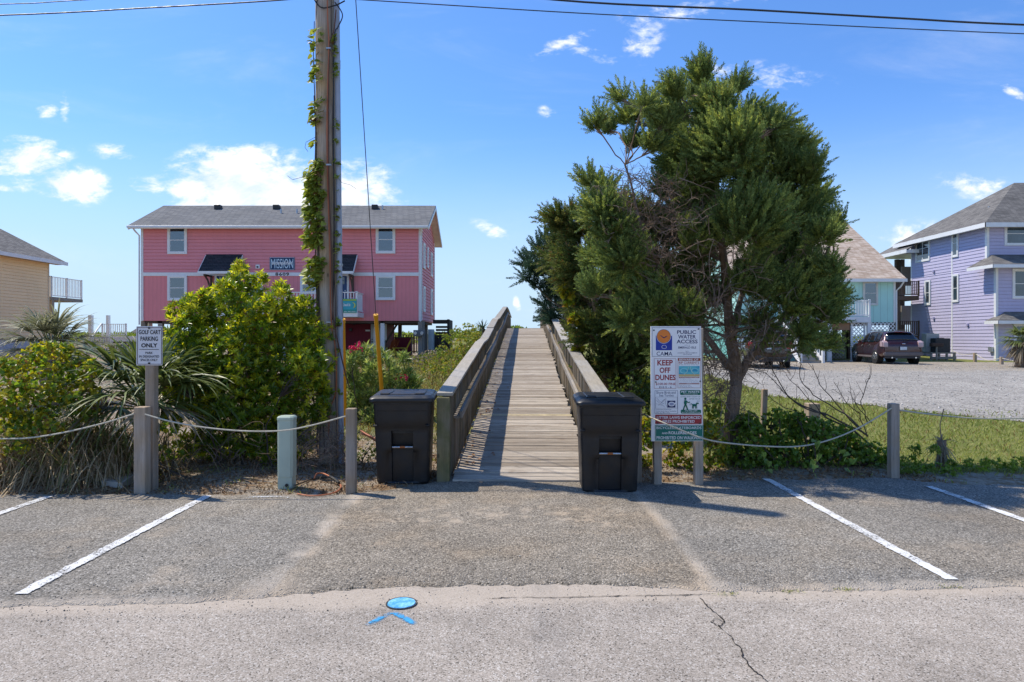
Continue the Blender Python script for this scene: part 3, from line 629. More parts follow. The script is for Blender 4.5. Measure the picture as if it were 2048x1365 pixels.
txt('Emerald Isle',u(687),u(701),z_(613),z_(607),SM,WHITE,ts,out=.02,shear=.3,off=.02); txt('000 000 0000'.replace('0','-'),u(688),u(711),z_(624),z_(623),SM,WHITE,ts,out=.018)
# below: posts, inner store room
for px in (284,318,347,390,430): q=PX(px,34.2)+.1; MB().box(q-.11,q+.11,34.1,34.32,ZG-.3,Z0-.002).build('piling',SHEATH,ph)
for px in (765.5,845): q=PX(px,34.2); MB().box(q-.1,q+.1,34.1,34.3,ZG-.3,Z0-.002).build('piling',WHITE if px<800 else SHEATH,ph)
for px in (300,345,400,730,800,852): q=PX(px,39.6); MB().box(q-.1,q+.1,39.5,39.7,ZG-.3,Z0-.002).build('piling',SHEATH,ph)
MAROON=paintwall('maroon_panel',(.20,.022,.04),5,0); sx0,sx1=PX(455,36),PX(790,36)-.6
MB().box(sx0,sx1,36,39.4,ZG-.4,Z0-.003).build('storage_room',MAROON,ph)
CM=frame((0,36,0),(1,0,0),(0,-1,0)); q=PX(742,36); dd=MB(CM).box(q,q+.55,0,.05,ZG+.02,PZ(644,36)).build('storage_door',plain('pale_door',(.5,.55,.55),.5),ph); MB(CM).box(q+.14,q+.41,.05,.056,ZG+.3,ZG+1.6).build('door_panel',GALV,dd); MB(CM).tube([(q+.07,.05,ZG+.85),(q+.07,.1,ZG+.85)],.035).build('knob',DARKM,dd); MB(CM).tube([(q+.07,.05,ZG+.97),(q+.07,.08,ZG+.97)],.03).build('deadbolt',DARKM,dd)
MB(CM).box(PX(731,36),PX(740,36),.0,.03,PZ(663,36),PZ(660,36)).build('room_plate',WHITE,ph); MB(CM).box(PX(767,36),PX(773.5,36),.0,.05,PZ(681,36),PZ(643,36)).build('shutter',WHITE,ph)
for px,py in ((706,650),(699,663)): MB(CM).box(PX(px,36),PX(px,36)+.16,0,.12,PZ(py,36),PZ(py-6,36)).build('wall_lamp',DARKM,ph,bev=.02)
MB().box(X0+.1,X1-.1,D0+.1,DB-.1,Z0-.12,Z0-.004).build('floor_joists',BROWNW,ph)
MB().box(PX(660,34),X1,33.6,39.8,ZG-.35,ZG+.0).build('slab',plain('concrete_slab',(.30,.29,.27),.9,var=.2,dirt=.3,bump=.4),ph)
for a,b in (((PX(790,36)-.5,36.0,Z0-1.1),(PX(790,36)+.1,36.0,Z0-.15)),): MB().beam(a,b,.09,.09).build('brace',BROWNW,ph)
# back fence seen under the house
bf_=thing('brown_fence','brown picket railing behind the open bay under the pink house','fence',(PX(820,41),41,.7)); rail(bf_,(PX(786,41),41),(PX(870,41),41),.75,1.1,.15,BROWNW,.06)
# planter wall / outdoor bar
pb=thing('outdoor_bar','dark maroon panelled bar counter under the pink house','bar counter',(PX(805,36.5),36.5,ZG)); MB().box(PX(789,36.5),PX(822,36.5),36.5,37.1,ZG,ZG+1.05).build('panel',MAROON,pb); MB().box(PX(788,36.5),PX(823,36.5),36.45,37.15,ZG+1.05,ZG+1.1).build('counter_top',BROWNW,pb)
# yellow adirondack chair
def adirondack(x,y,z,rz,name,label,mat,group=None):
    t=thing(name,label,'chair',(x,y,z),rz); L=dict(local=True)
    for s_ in (-1,1):
        m=MB(); m.box(s_*.3-.02,s_*.3+.02,-.42,-.33,0,.52); m.build('front_leg',mat,t,**L)
        m=MB(); m.beam((s_*.27,-.4,.36),(s_*.27,.48,.03),.03,.12); m.build('rear_leg',mat,t,**L)
        MB().box(s_*.33-.07,s_*.33+.07,-.5,.3,.52,.545).build('armrest',mat,t,**L)
        MB().box(s_*.31-.02,s_*.31+.02,.2,.27,.15,.52).build('arm_post',mat,t,**L)
    for k in range(5): y0=-.42+k*.105; MB().box(-.27,.27,y0,y0+.09,.40-.037*k-.02,.42-.037*k).build('seat_slat',mat,t,**L)
    for k in range(5): xx=-.22+k*.11; MB().beam((xx,.1,.22),(xx*1.15,.48,1.0-abs(k-2)*.045),.095,.02,(1,0,0) if 0 else (0,1,0)).build('back_slat',mat,t,**L)
    MB().box(-.27,.27,.26,.29,.5,.57).build('back_brace',mat,t,**L); return t
YEL=plain('yellow_chair_paint',(.62,.42,.02),.5); adirondack(PX(803,34.9),34.9,ZG+.0,R(-78),'adirondack_chair','yellow adirondack chair on the slab under the pink house',YEL)
adirondack(PX(777,35.3),35.4,ZG,R(-40),'adirondack_chair','orange brown adirondack chair behind the white post under the pink house',plain('orange_chair_paint',(.28,.06,.015),.5))
# meter post and box right of the house
mp=thing('meter_post','grey timber post carrying twin electric meters beside the pink house','meter post',(PX(840,33.4),33.4,ZG)); q=P(840,668,33.4)
MB().box(q.x-.1,q.x+.1,33.4,33.6,ZG-.3,q.z+.6).build('post',SHEATH,mp); MB().box(q.x-.3,q.x+.25,33.2,33.4,q.z-.13,q.z+.18).build('meter_box',plain('grey_meter_box',(.13,.14,.15),.5),mp,bev=.01)
for dx in (-.19,.13): MB().tube([(q.x+dx,33.2,q.z+.03),(q.x+dx,33.08,q.z+.03)],.08,14).build('meter_glass',GALV,mp)
eb=thing('utility_cabinet','pale grey upright utility cabinet beside the meter post','utility box',(PX(861,34.5),34.5,.9)); MB().box(PX(856,34.5),PX(867,34.5),34.5,34.9,PZ(701,34.5),PZ(659,34.5)).build('cabinet',plain('pale_cabinet',(.48,.54,.54),.5),eb,bev=.01); MB().box(PX(857,34.4),PX(866,34.4),34.47,34.5,PZ(699,34.5),PZ(661,34.5)).build('cabinet_door',plain('pale_cabinet',(.48,.54,.54),.5),eb)
for a,b in ((858,859.5),(863.5,865)): MB().box(PX(a,34.6),PX(b,34.6),34.6,34.7,.5,PZ(701,34.6)).build('leg',GALV,eb)
ds=thing('slatted_enclosure','dark brown slatted timber enclosure right of the pink house','enclosure',(PX(884,35.5),35.5,.9)); a,b=PX(866,35.5),PX(899,35.5)
DKW=plain('dark_stain',(.045,.035,.03),.8,var=.3)
MB().box(a,b,35.5,35.56,PZ(648,35.5),PZ(640,35.5)).build('fascia_board',DKW,ds); MB().box(b-.1,b,35.57,37.5,1.0,PZ(640,35.5)).build('side_panel',DKW,ds); MB().box(b-.12,b,35.45,35.57,.9,PZ(639,35.5)).build('post',DKW,ds); MB().box(a,b-.1,37.4,37.5,1.0,1.6).build('back_panel',DKW,ds)
for k in range(6): z=PZ(655+k*6.3,35.5); MB().box(a,b-.13,36.9,36.94,z-.02,z+.1-.005).build('slat',DKW,ds)
for k,(px,w,h) in enumerate(((872,.2,.5),(880,.25,.42),(889,.22,.55))): q=P(px,690,35.9); MB().box(q.x-w/2,q.x+w/2,35.8,36.1,1.0,1.3+h).build('gas_bottle',DARKM,ds,bev=.05,seg=2)
# ---- cream house at the left edge
CREAM=paintwall('cream_siding',(.95,.72,.42)); cx=-29.6; c0,c1=30.,44.; ze=6.75; zb=1.6
ch=thing('cream_house','pale yellow house with grey gable roof at the left edge','house',(cx-5,c1,0))
MB().box(cx-12,cx,c0,c1,zb,ze).build('wall',CREAM,ch); KM=frame((cx,0,0),(0,1,0),(1,0,0)); siding(KM,c0,c1-.12,zb,ze,.19,CREAM,ch)
MB().box(cx,cx+.04,c1-.12,c1+.0,zb,ze).build('corner_board',plain('cream_trim',(.62,.50,.33),.6),ch)
BLK=paintwall('pale_block_wall',(.50,.53,.58)); MB().box(cx-11.9,cx-.12,c0,c1-.1,-.6,zb-.003).build('foundation_wall',BLK,ch)
bmv=MB(KM)
for r_ in range(9):
    for k in range(30): bmv.box(c0+2+k*.41+(r_%2)*.2,c0+2+k*.41+(r_%2)*.2+.395,-.118,-.095,-.35+r_*.205,-.35+r_*.205+.195)
bmv.build('foundation_blocks',BLK,ch,kind='stuff')
m=MB(); pz=math.tan(R(27)); m.slab([(cx+.75,c0-.5,ze-.16),(cx+.75,c1+.7,ze-.16),(cx-6,c1+.7,ze-.16+6.75*pz),(cx-6,c0-.5,ze-.16+6.75*pz)],.12); m.slab([(cx-12.75,c1+.7,ze-.16),(cx-12.75,c0-.5,ze-.16),(cx-6,c0-.5,ze-.16+6.75*pz),(cx-6,c1+.7,ze-.16+6.75*pz)],.12); m.build('roof',ROOFP,ch)
MB().add([(cx,c1-.01,ze),(cx-12,c1-.01,ze),(cx-6,c1-.01,ze+6*pz),(cx,c0,ze),(cx-12,c0,ze),(cx-6,c0,ze+6*pz)],[(0,1,2),(3,5,4),(0,2,5,3),(1,4,5,2)]).build('gable_wall',CREAM,ch)
MB().box(cx+.755,cx+.80,c0-.5,c1+.7,ze-.36,ze-.14).build('fascia',WHITE,ch); MB().box(cx,cx+.75,c0-.5,c1+.7,ze-.31,ze-.29).build('soffit',plain('tan_soffit',(.42,.30,.2),.6),ch)
zz=PZ(597,48); MB().box(cx-5,PX(139,48),46,49.5,zz-.22,zz).build('balcony_floor',SHEATH,ch); rail(ch,(cx-2,46.05),(PX(138,48),46.05),zz,1.35,.16); q=PX(135,48); MB().box(q-.12,q+.12,46.2,46.44,0,zz-.22).build('balcony_post',SHEATH,ch)
rail(ch,(PX(138,48),46.1),(PX(138,48),49.4),zz,1.35,.16)
window(KM,38.6,-.1,1.0,1.5,ch,cur=False,glass=GLASS)
# ---- white decks between the houses
wd=thing('white_deck','white raised beach deck with railings and stair left of the pink house','deck',(PX(225,44),44,.6))
rail(wd,(PX(168,44),44),(PX(283,44),44),PZ(709,44),1.05,.15); rail(wd,(PX(205,48),48),(PX(252,48),48),PZ(673,48),.85,.15)
for a,b in ((176,183),(212,217)): MB().box(PX(a,50),PX(b,50),50,50.25,1,PZ(631,50)).build('column',WHITE,wd)
for k in range(9): t=k/9; q=P(lerp(183,204,t),lerp(700,671,t),lerp(45,48,t)); MB().box(q.x-.35,q.x+.35,q.y-.6,q.y+.3,q.z-.05,q.z).build('stair_tread',SHEATH,wd)
MB().beam(P(183,676,45.2),P(203,648,48),.06,.12).build('stair_rail',WHITE,wd); MB().box(PX(168,44),PX(283,44),44.1,48,PZ(709,44)-.2,PZ(709,44)).build('deck_floor',SHEATH,wd)
MB().box(PX(205,48),PX(252,48)+1.2,48.1,51,PZ(673,48)-.5,PZ(673,48)).build('upper_platform',WHITE,wd)
fr=thing('distant_roof','low grey shingled roof behind the white deck','roof',(PX(262,56),56,1)); q=P(262,656,56); m=MB(); m.slab([(q.x-1.2,56,q.z-1.1),(q.x+3.4,56,q.z-1.1),(q.x+3.0,58,q.z),(q.x-.6,58,q.z)],.1); m.build('shingles',ROOFP,fr); MB().box(q.x-.9,q.x+3.2,56.3,58,0,q.z-1.15).build('wall',WHITE,fr)
bn=thing('bench','dark brown bench in front of the white deck','bench',(PX(247,42),42,.6)); q=P(247,690,42); MB().box(q.x-.9,q.x+.9,42,42.4,q.z-.06,q.z).build('seat',BROWNW,bn); MB().box(q.x-.9,q.x+.9,42.4,42.45,q.z+.08,q.z+.2).build('backrest',BROWNW,bn)
for dx in (-.8,.8): MB().box(q.x+dx-.04,q.x+dx+.04,42.05,42.4,.2,q.z-.06).build('leg',BROWNW,bn)
# ---- teal house
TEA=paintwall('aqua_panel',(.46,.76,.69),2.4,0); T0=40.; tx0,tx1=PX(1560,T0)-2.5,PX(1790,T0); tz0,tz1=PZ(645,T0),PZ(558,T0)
th=thing('aqua_house','aqua house with steep brown shingled roof beyond the gravel','house',((tx0+tx1)/2,T0,.35)); MB().box(tx0,tx1,T0,53.4,tz0,tz1).build('wall',TEA,th)
yr=46.7; zr=PZ(440,yr)-.1; pt=(zr-tz1)/(yr-T0); m=MB(); xa,xb=tx0-.5,PX(1813,T0-.5)
m.slab([(xa,T0-.55,tz1-.35*pt*0-.05),(xb,T0-.55,tz1-.05),(xb,yr,zr),(xa,yr,zr)],.14); m.slab([(xb,53.95,tz1-.05),(xa,53.95,tz1-.05),(xa,yr,zr),(xb,yr,zr)],.14); m.build('roof',ROOFB,th)
MB().box(xa,xb,T0-.60,T0-.555,tz1-.22,tz1-.04).build('fascia',WHITE,th); MB().box(tx0,xb-.05,T0-.55,T0-.002,tz1-.2,tz1-.17).build('soffit',WHITE,th)
m=MB(); m.add([(tx1-.01,T0,tz1),(tx1-.01,53.4,tz1),(tx1-.01,yr,zr-.2),(tx0+.01,T0,tz1),(tx0+.01,53.4,tz1),(tx0+.01,yr,zr-.2)],[(0,1,2),(3,5,4),(0,2,5,3),(1,4,5,2)]); m.build('gable_wall',TEA,th)
TM=frame((0,T0,0),(1,0,0),(0,-1,0)); u=lambda p:PX(p,T0); z_=lambda p:PZ(p,T0)
MB(TM).box(u(1786.5),u(1790.5),0,.04,z_(645),z_(560)).build('corner_board',WHITE,th); window(TM,u(1725),z_(611),u(1755)-u(1725),z_(563)-z_(611),th,fr=.09,cur=True,case=plain('old_white_trim',(.62,.60,.55),.6)); window(TM,u(1600),z_(606),.9,1.4,th)
MB().tube([(u(1797),T0-.55,tz1-.2),(u(1795),T0-.3,tz1-.5),(u(1791.5),T0-.07,tz1-.7),(u(1791.5),T0-.07,.4)],.045,8).build('downspout',WHITE,th)
# porch
yp=38.2; a,b=PX(1560,yp),PX(1742,yp); zf=PZ(634,yp); MB().box(a,b,yp,T0-.003,zf-.32,zf).build('porch_floor',WHITE,th); rail(th,(a,yp+.06),(b-.05,yp+.06),zf,.93,.15,nps=1); rail(th,(b-.06,yp+.15),(b-.06,T0-.1),zf,.93,.15,posts=False)
for px in (1659,1738): q=PX(px,yp+.1); MB().box(q-.1,q+.1,yp+.03,yp+.22,.2,zf-.32 if px<1700 else zf+.0-.322).build('porch_post',WHITE,th)
MB().box(PX(1640,yp),PX(1704,yp),yp+.25,yp+.35,zf-.75,zf-.325).build('beam',plain('tan_beam',(.30,.17,.09),.7),th)
def lattice(parent,x0,x1,y,z0,z1,mat,s=.23,w=.05):
    m=MB(); h=z1-z0; k=int((x1-x0+h)/s)+1
    for j in range(k):
        a=x0-h+j*s
        for sg,yy in ((1,0),(-1,.012)):
            # strip from (a,z0) going up at 45 degrees, clipped to the panel
            p,q=(a,z0),(a+h,z1)
            lo,hi=max(p[0],x0),min(q[0],x1)
            if hi-lo<.03: continue
            A=(lo,z0+(lo-a)); B=(hi,z0+(hi-a))
            if sg<0: A=(A[0],z0+z1-A[1]);B=(B[0],z0+z1-B[1])
            d=Vector((B[0]-A[0],0,B[1]-A[1])); 
            m.beam((A[0],y+yy,A[1]),(B[0],y+yy,B[1]),w,.01,(0,1,0)) 
    return m.build('lattice_panel',mat,parent,kind='stuff')
lattice(th,PX(1705,yp),PX(1733,yp),yp+.2,.4,zf-.33,WHITE); lattice(th,u(1741),u(1789),T0-.05,.3,tz0-.02,WHITE); lattice(th,PX(1650,44),PX(1690,44),44,.35,1.7,plain('grey_lattice',(.3,.29,.28),.7))
for px in (1706,1732): q=PX(px,yp+.1); MB().box(q-.04,q+.04,yp+.22,yp+.3,.3,zf-.33).build('lattice_frame',WHITE,th)
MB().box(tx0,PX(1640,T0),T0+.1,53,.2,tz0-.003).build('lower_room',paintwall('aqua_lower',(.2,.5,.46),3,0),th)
for px,yy in ((1700,44),(1672,47),(1690,50),(1655,50),(1786,40.3),(1786,52.8)): q=PX(px,yy); MB().box(q-.12,q+.12,yy,yy+.24,.1,tz0-.003).build('piling',BROWNW,th)
MB().box(tx0,tx1,T0+.01,53.3,tz0-.14,tz0-.004).build('floor_joists',BROWNW,th)
# stair at the porch
st=thing('porch_stair','grey steps with white rails leading to the aqua house porch','stairs',(PX(1615,36.6),36.6,.3)); 
for k in range(7):
    yy=35.8+k*.3; z=.45+k*.19+.05; MB().box(PX(1590,36.5),PX(1630,36.5),yy,yy+.31,z-.045,z).build('tread',SHEATH,st); MB().box(PX(1590,36.5)+.02,PX(1630,36.5)-.02,yy+.02,yy+.05,z-.19,z-.046).build('riser',plain('grey_riser',(.3,.3,.28),.7),st)
for px in (1588,1632):
    q=PX(px,36.5); MB().beam((q,35.7,1.15),(q,38.0,2.55),.05,.12).build('stair_rail',WHITE,st); MB().beam((q,35.7,.40),(q,38.0,1.75),.05,.25).build('stringer',WHITE,st); MB().box(q-.06,q+.06,35.6,35.72,.25,1.35).build('newel_post',WHITE,st)
    for k in range(9): t=(k+.5)/9; MB().box(q-.02,q+.02,lerp(35.7,38,t)-.02,lerp(35.7,38,t)+.02,lerp(.5,1.8,t),lerp(1.1,2.5,t)).build('baluster',WHITE,st)
# ---- purple house
PUR=paintwall('lavender_siding',(.50,.47,.63)); px0=28.6; y0=40.; y1=48.4; zg=.3; zt=8.45
pu=thing('lavender_house','lavender three storey house with white trim and grey hip roof','house',(px0+4,y0,zg))
VM=frame((px0,0,0),(0,1,0),(-1,0,0)); HM=frame((0,y0,0),(1,0,0),(0,-1,0)); yu=40.75; HU=frame((0,yu,0),(1,0,0),(0,-1,0))
z2=PZ(530,y0); MB().box(px0,px0+14,y0,y1,zg-.4,z2).build('lower_wall',PUR,pu); MB().box(px0,px0+14,yu,y1,z2,zt).build('upper_wall',PUR,pu)
siding(VM,y0+.12,y1-.1,zg,z2,.205,PUR,pu); siding(VM,yu+.12,y1-.1,z2,zt,.205,PUR,pu); siding(HM,px0+.12,px0+14,zg,z2,.205,PUR,pu); siding(HU,px0+.12,px0+14,z2,zt,.205,PUR,pu)
for q6 in ((px0-.045,px0,y0,y0+.13,zg,z2),(px0-.045,px0+.1,y0-.045,y0-.001,zg,z2),(px0-.045,px0,yu,yu+.13,z2+.1,zt),(px0-.045,px0+.1,yu-.045,yu-.001,z2+.1,zt),(px0-.045,px0,y1-.1,y1,zg,zt)): MB().box(*q6).build('corner_board',WHITE,pu)
yt=1365.3*px0/(1905-VX); MB().box(px0-.04,px0,yt-.05,yt+.06,zg,zt).build('downspout',WHITE,pu)
zy=lambda py,y:PZ(py,y)
def side_win(pxa,pxb,pyt,pyb,mull='h'):
    ya=F*px0/(pxb-VX); yb=F*px0/(pxa-VX); ymid=(ya+yb)/2; window(VM,ya,PZ(pyb,ymid),yb-ya,PZ(pyt,ymid)-PZ(pyb,ymid),pu,fr=.12,mull=mull,cur=False,glass=GLASS)
side_win(1833,1861,471,524,'hv'); side_win(1904.8+.2,1918,459,515); side_win(1851,1862.5,561,611); side_win(1905.5,1919,549,605)
window(HU,px0+1.0,PZ(492,yu),3.0,PZ(444,yu)-PZ(492,yu),pu,fr=.13,mull='hv',cur=False,glass=GLASS); window(HM,px0+.92,PZ(598,y0),2.4,PZ(538,y0)-PZ(598,y0),pu,fr=.13,mull='h',cur=False,glass=GLASS); window(HM,px0+1.0,PZ(700,y0),2.4,PZ(648,y0)-PZ(700,y0),pu,fr=.12,cur=False,glass=GLASS)
# roofs
ax,ay,az=33.3,44.9,PZ(366,44.9); e=zt+.0; o_=.55
A=(px0-o_,y0+.1,e);B=(px0+14.6,y0+.1,e);C_=(px0+14.6,y1+1.3,e);D_=(px0-o_,y1+1.3,e);AP=(ax,ay,az);AQ=(px0+10,ay,az)
def hip(name,faces,mat,t=.1):
    m=MB()
    for f in faces: m.slab(f,t)
    return m.build(name,mat,pu)
hip('roof',[[A,B,AQ,AP],[D_,A,AP],[C_,D_,AP,AQ],[B,C_,AQ]],ROOFP)
m=MB(); m.box(px0-o_-.04,px0-o_-.003,y0+.06,y1+1.3,e-.26,e-.0); m.box(px0-o_-.04,px0+14.6,y0+.06,y0+.097,e-.26,e-.0); m.build('fascia',WHITE,pu)
MB().box(px0-o_,px0+14.6,y0+.1,y1+1.3,e-.2,e-.105).build('soffit',WHITE,pu)
# rear porch roof reaching back and left
zp=7.75; hip('porch_roof',[[(px0-.9,y1-1.0,zp+.1),(px0+3,y1-1,zp+2.2),(px0+3,y1+3.2,zp+2.2),(px0-.9,y1+3.2,zp+.1)]],ROOFP); m=MB(); m.box(px0-.94,px0-.9,y1-1.0,y1+3.2,zp-.16,zp+.1); m.box(px0-.9,px0-.003,y1-1.0,y1-.95,zp-.16,zp+.08); m.build('porch_fascia',WHITE,pu); MB().box(px0-.9,px0+3,y1+.01,y1+3.2,zp-.12,zp-.02).build('porch_ceiling',WHITE,pu)
for k,(za,) in enumerate(((z2-.05,),(PZ(642,y0),))):
    xo=px0+ (.0 if k==0 else .35); m=MB(); yo=.8; lft=px0-.75 if k==0 else px0-.45
    m.slab([(lft,y0-yo,za),(px0+14,y0-yo,za),(px0+14,(yu if k==0 else y0)-.003,za+.75-.2*k),(lft+1.0,(yu if k==0 else y0)-.003,za+.75-.2*k)],.08)
    if k==0: m.slab([(lft,yu+.7,za),(lft,y0-yo,za),(px0+.25,yu-.02,za+.74)],.08)
    else: m.slab([(lft,y0+.3,za),(lft,y0-yo,za),(px0+.55,y0-.02,za+.54)],.08)
    m.build('pent_roof',ROOFP,pu); m=MB(); m.box(lft-.03,px0+14,y0-yo-.04,y0-yo-.003,za-.2,za-.01); m.box(lft-.04,lft-.003,y0-yo-.04,y0+(1.4 if k==0 else .3),za-.2,za-.01); m.build('pent_fascia',WHITE,pu); MB().box(lft,px0+14,y0-yo,y0-.05,za-.16,za-.085).build('pent_soffit',WHITE,pu)
q=P(1943,420,43); MB().tube([(px0+1.7,43,9.3),(px0+1.7,43,9.95)],.06).build('pipe_vent',GALV,pu)
for py,px in ((543,1869),(637,1869),(650,1937)): yy=F*px0/(px-VX); MB(VM).box(yy-.08,yy+.08,.02,.12,PZ(py,yy)-.08,PZ(py,yy)+.08).build('dryer_vent',plain('lavender_vent',(.4,.38,.55),.6),pu,bev=.01)
yy=F*px0/(1985-VX); MB(VM).box(yy-.16,yy+.16,.02,.16,PZ(704,yy),PZ(694,yy)).build('meter_box',GALV,pu)
# brown timber decks at the back of the lavender house
bd=thing('timber_decks','stacked brown timber decks and stair between the aqua and lavender houses','deck',(PX(1815,48),48.6,.4))
xa,xb=PX(1792,49),px0-.02
for zf_,x_a,x_b in ((PZ(592,47),PX(1792,47),PX(1838,47)),(PZ(672,47),PX(1790,47),PX(1838,47))):
    MB().box(x_a,x_b,47,51,zf_-.3,zf_).build('deck_floor',BROWNW,bd); rail(bd,(x_a,47.05),(x_b,47.05),zf_,1.0,.13,BROWNW,.06)
for px in (1796,1806,1838): q=PX(px,51); MB().box(q-.13,q+.13,51,51.26,.2,zp-.2).build('post',BROWNW,bd)
for px in (1797,): q=PX(px,47.1); MB().box(q-.12,q+.12,47.1,47.34,.2,PZ(592,47)-.3).build('post',BROWNW,bd)
for za in (PZ(572,50),PZ(650,50)): MB().box(PX(1803,50),PX(1826,50),50,50.1,za,za+1.4).build('screen_panel',SHEATH,bd)
for k in range(6): MB().box(PX(1800,47.6),PX(1812,47.6),47.6+k*.3,47.9+k*.3,PZ(672,47)+k*.2,PZ(672,47)+.04+k*.2).build('stair_tread',BROWNW,bd)
# air conditioners on a stand
AC=plain('beige_metal',(.42,.41,.38),.5); acs=thing('equipment_stand','low timber stand under the air conditioners by the lavender house','stand',(PX(1880,41.5),41.5,.3)); xa,xb=PX(1852,41.5),PX(1903,41.5)-.05
MB().box(xa,xb,41,42.2,.72,.8).build('platform',SHEATH,acs)
for k in range(4): x=lerp(xa+.05,xb-.05,k/3); MB().box(x-.05,x+.05,41.02,41.12,.2,.72).build('leg',SHEATH,acs)
MB().box(xa,xb,40.97,41.0,.4,.55).build('rail_board',SHEATH,acs)
for nm,lb,a,b,h,mt in (('air_conditioner','taller beige air conditioner against the lavender wall',1853,1879,1.15,AC),('air_conditioner','lower black air conditioner right of the beige one',1871,1901,.85,plain('black_grille',(.03,.03,.035),.5))):
    y=41.75 if h>1 else 41.2; t=thing(nm,lb,'air conditioner',(PX((a+b)/2,y),y,.8),group='air conditioners by the lavender house'); x0_,x1_=PX(a,y),PX(b,y); MB().box(x0_,x1_,y,y+.5 if h>1 else y+.5,.8,.8+h).build('cabinet',mt,t,bev=.02)
    for k in range(9): z=.86+k*(h-.12)/9; MB().box(x0_+.04,x1_-.04,y-.012,y-.001,z,z+.025).build('louver',mt,t)
    MB().tube([((x0_+x1_)/2,y+.25,.8+h),((x0_+x1_)/2,y+.25,.83+h)],.2,18).build('fan_guard',DARKM,t)
gt=thing('grill','small dark charcoal grill on the stand by the air conditioners','grill',(PX(1872,40.8),40.8,.3)); q=P(1872,693,40.8); MB().box(q.x-.35,q.x+.35,40.6,40.9,q.z-.02,q.z+.2).build('firebox',plain('rusty_iron',(.07,.04,.03),.8),gt,bev=.03); MB().tube([(q.x,40.75,.2),(q.x,40.75,q.z)],.05).build('pedestal',SHEATH,gt)
# ================= STREET FURNITURE AND SMALL THINGS
BINM=plain('black_bin_plastic',(.008,.0085,.010),.45,var=.5,sc=2.5,dirt=.012,spec=.5,bump=.15); SILV=plain('scuffed_steel_bar',(.6,.6,.58),.35,.8,var=.3,sc=20)
def wheelie(x,y,rz,label):
    t=thing('wheeled_bin',label,'trash bin',(x,y,.008),rz,group='black wheeled bins either side of the walkway'); L=dict(local=True)
    # rounded rectangle rings; the front faces -y
    def ring(z,w,d,r,yc,front=0.):
        pts=[]; N=7
        for cx_,cy_,a0 in ((w/2-r,-d/2+r,-90),(w/2-r,d/2-r,0),(-w/2+r,d/2-r,90),(-w/2+r,-d/2+r,180)):
            for k in range(N): a=R(a0+90*k/(N-1)); pts.append([cx_+r*math.cos(a),cy_+r*math.sin(a)+yc,z])
        # extra points on the front face for the recessed lift pocket
        fx=[-.20,-.165,-.125,-.118,-.06,.06,.118,.125,.165,.20]; yy=-d/2+yc
        for q in fx:
            dy=0
            if .02<z<.655:
                if abs(q)<=.119: dy=.055 if z>.03 else .02
                if z<.40 and abs(q)<=.17 : dy=max(dy,.02)
                if .45<z<.62 and abs(q)<=.119: dy=.12
            pts.append([q,yy+dy,z])
        return pts
    rings=[]
    for z,_w,d,r in ((.0,.46,.50,.05),(.012,.50,.53,.06),(.03,.515,.545,.06),(.035,.515,.545,.06),(.20,.535,.57,.06),(.39,.553,.60,.06),(.41,.555,.60,.06),(.45,.56,.61,.06),(.455,.56,.61,.06),(.615,.575,.64,.06),(.62,.575,.64,.06),(.65,.58,.64,.06),(.66,.58,.645,.06),(.695,.583,.65,.06),(.705,.605,.665,.06),(.80,.615,.69,.06),(.90,.63,.71,.06),(.905,.645,.73,.065),(.985,.655,.75,.07),(.99,.68,.775,.07),(1.01,.68,.775,.07)):
        w=(.585 if z<.02 else .60+.058*z) if z<.9 else .657 if z<.99 else .68; rings.append([Vector(p) for p in ring(z,w,d,r,.0)])
    b=MB().loft(rings).build('body',BINM,t,smooth=True,**L)
    # lid: shallow dome with a raised rim and centre panel
    def rr_(w,d,z,yc,r=.07,n=7):
        o=[]
        for cx_,cy_,a0 in ((w/2-r,-d/2+r,-90),(w/2-r,d/2-r,0),(-w/2+r,d/2-r,90),(-w/2+r,-d/2+r,180)):
            for k in range(n): a=R(a0+90*k/(n-1)); o.append(Vector((cx_+r*math.cos(a),cy_+r*math.sin(a)+yc,z+.02*(cy_+d/2)/d)))
        return o
    rg=[rr_(.73,.84,1.005,0),rr_(.745,.855,1.015,0),rr_(.745,.855,1.045,0),rr_(.725,.835,1.060,0),rr_(.69,.80,1.066,0),rr_(.67,.77,1.082,.01),rr_(.62,.72,1.090,.01,.06)]
    lid=MB().loft(rg).build('lid',BINM,t,smooth=True,**L)
    for xx in (-.2,.2): MB().box(xx-.055,xx+.055,-.30,.36,1.088,1.112).build('lid_rib',BINM,lid,bev=.008,**L)
    MB().box(-.145,.145,.22,.33,1.088,1.108).build('lid_panel',BINM,lid,bev=.01,**L); MB().box(-.145,.145,-.30,-.20,1.088,1.103).build('lid_lip',BINM,lid,bev=.008,**L)
    for s_ in (-1,1): MB().box(s_*.30-.03,s_*.30+.022,-.352,-.325,.71,.735).build('side_rib',BINM,b,bev=.008,**L)
    MB().tube([(-.118,-.285,.455),(.118,-.285,.455)],.011,8).build('lift_bar',SILV,t,**L); MB().tube([(-.03,-.285,.455),(.03,-.285,.455)],.0135,8).build('lift_bar_sleeve',plain('orange_plastic',(.35,.11,.03),.6),t,**L)
    for s_ in (-1,1): 
        w_=MB().tube([(s_*.22,.36,.13),(s_*.285,.36,.13)],.13,20).build('wheel',DARKM,t,**L)
    MB().tube([(-.28,.36,.13),(.28,.36,.13)],.012).build('axle',GALV,t,**L); MB().tube([(-.26,.40,1.0),(-.26,.46,1.03),(.26,.46,1.03),(.26,.40,1.0)],.016).build('handle',BINM,t,**L)
    t.scale=(.97,.95,.925); return t
wheelie(PX(811,7.95),7.93,R(2),'black wheeled bin on the sand beside the mossy end post of the boardwalk')
wheelie(PX(1216,7.45),7.50,R(-2),'black wheeled bin standing on the asphalt in front of the right railing')
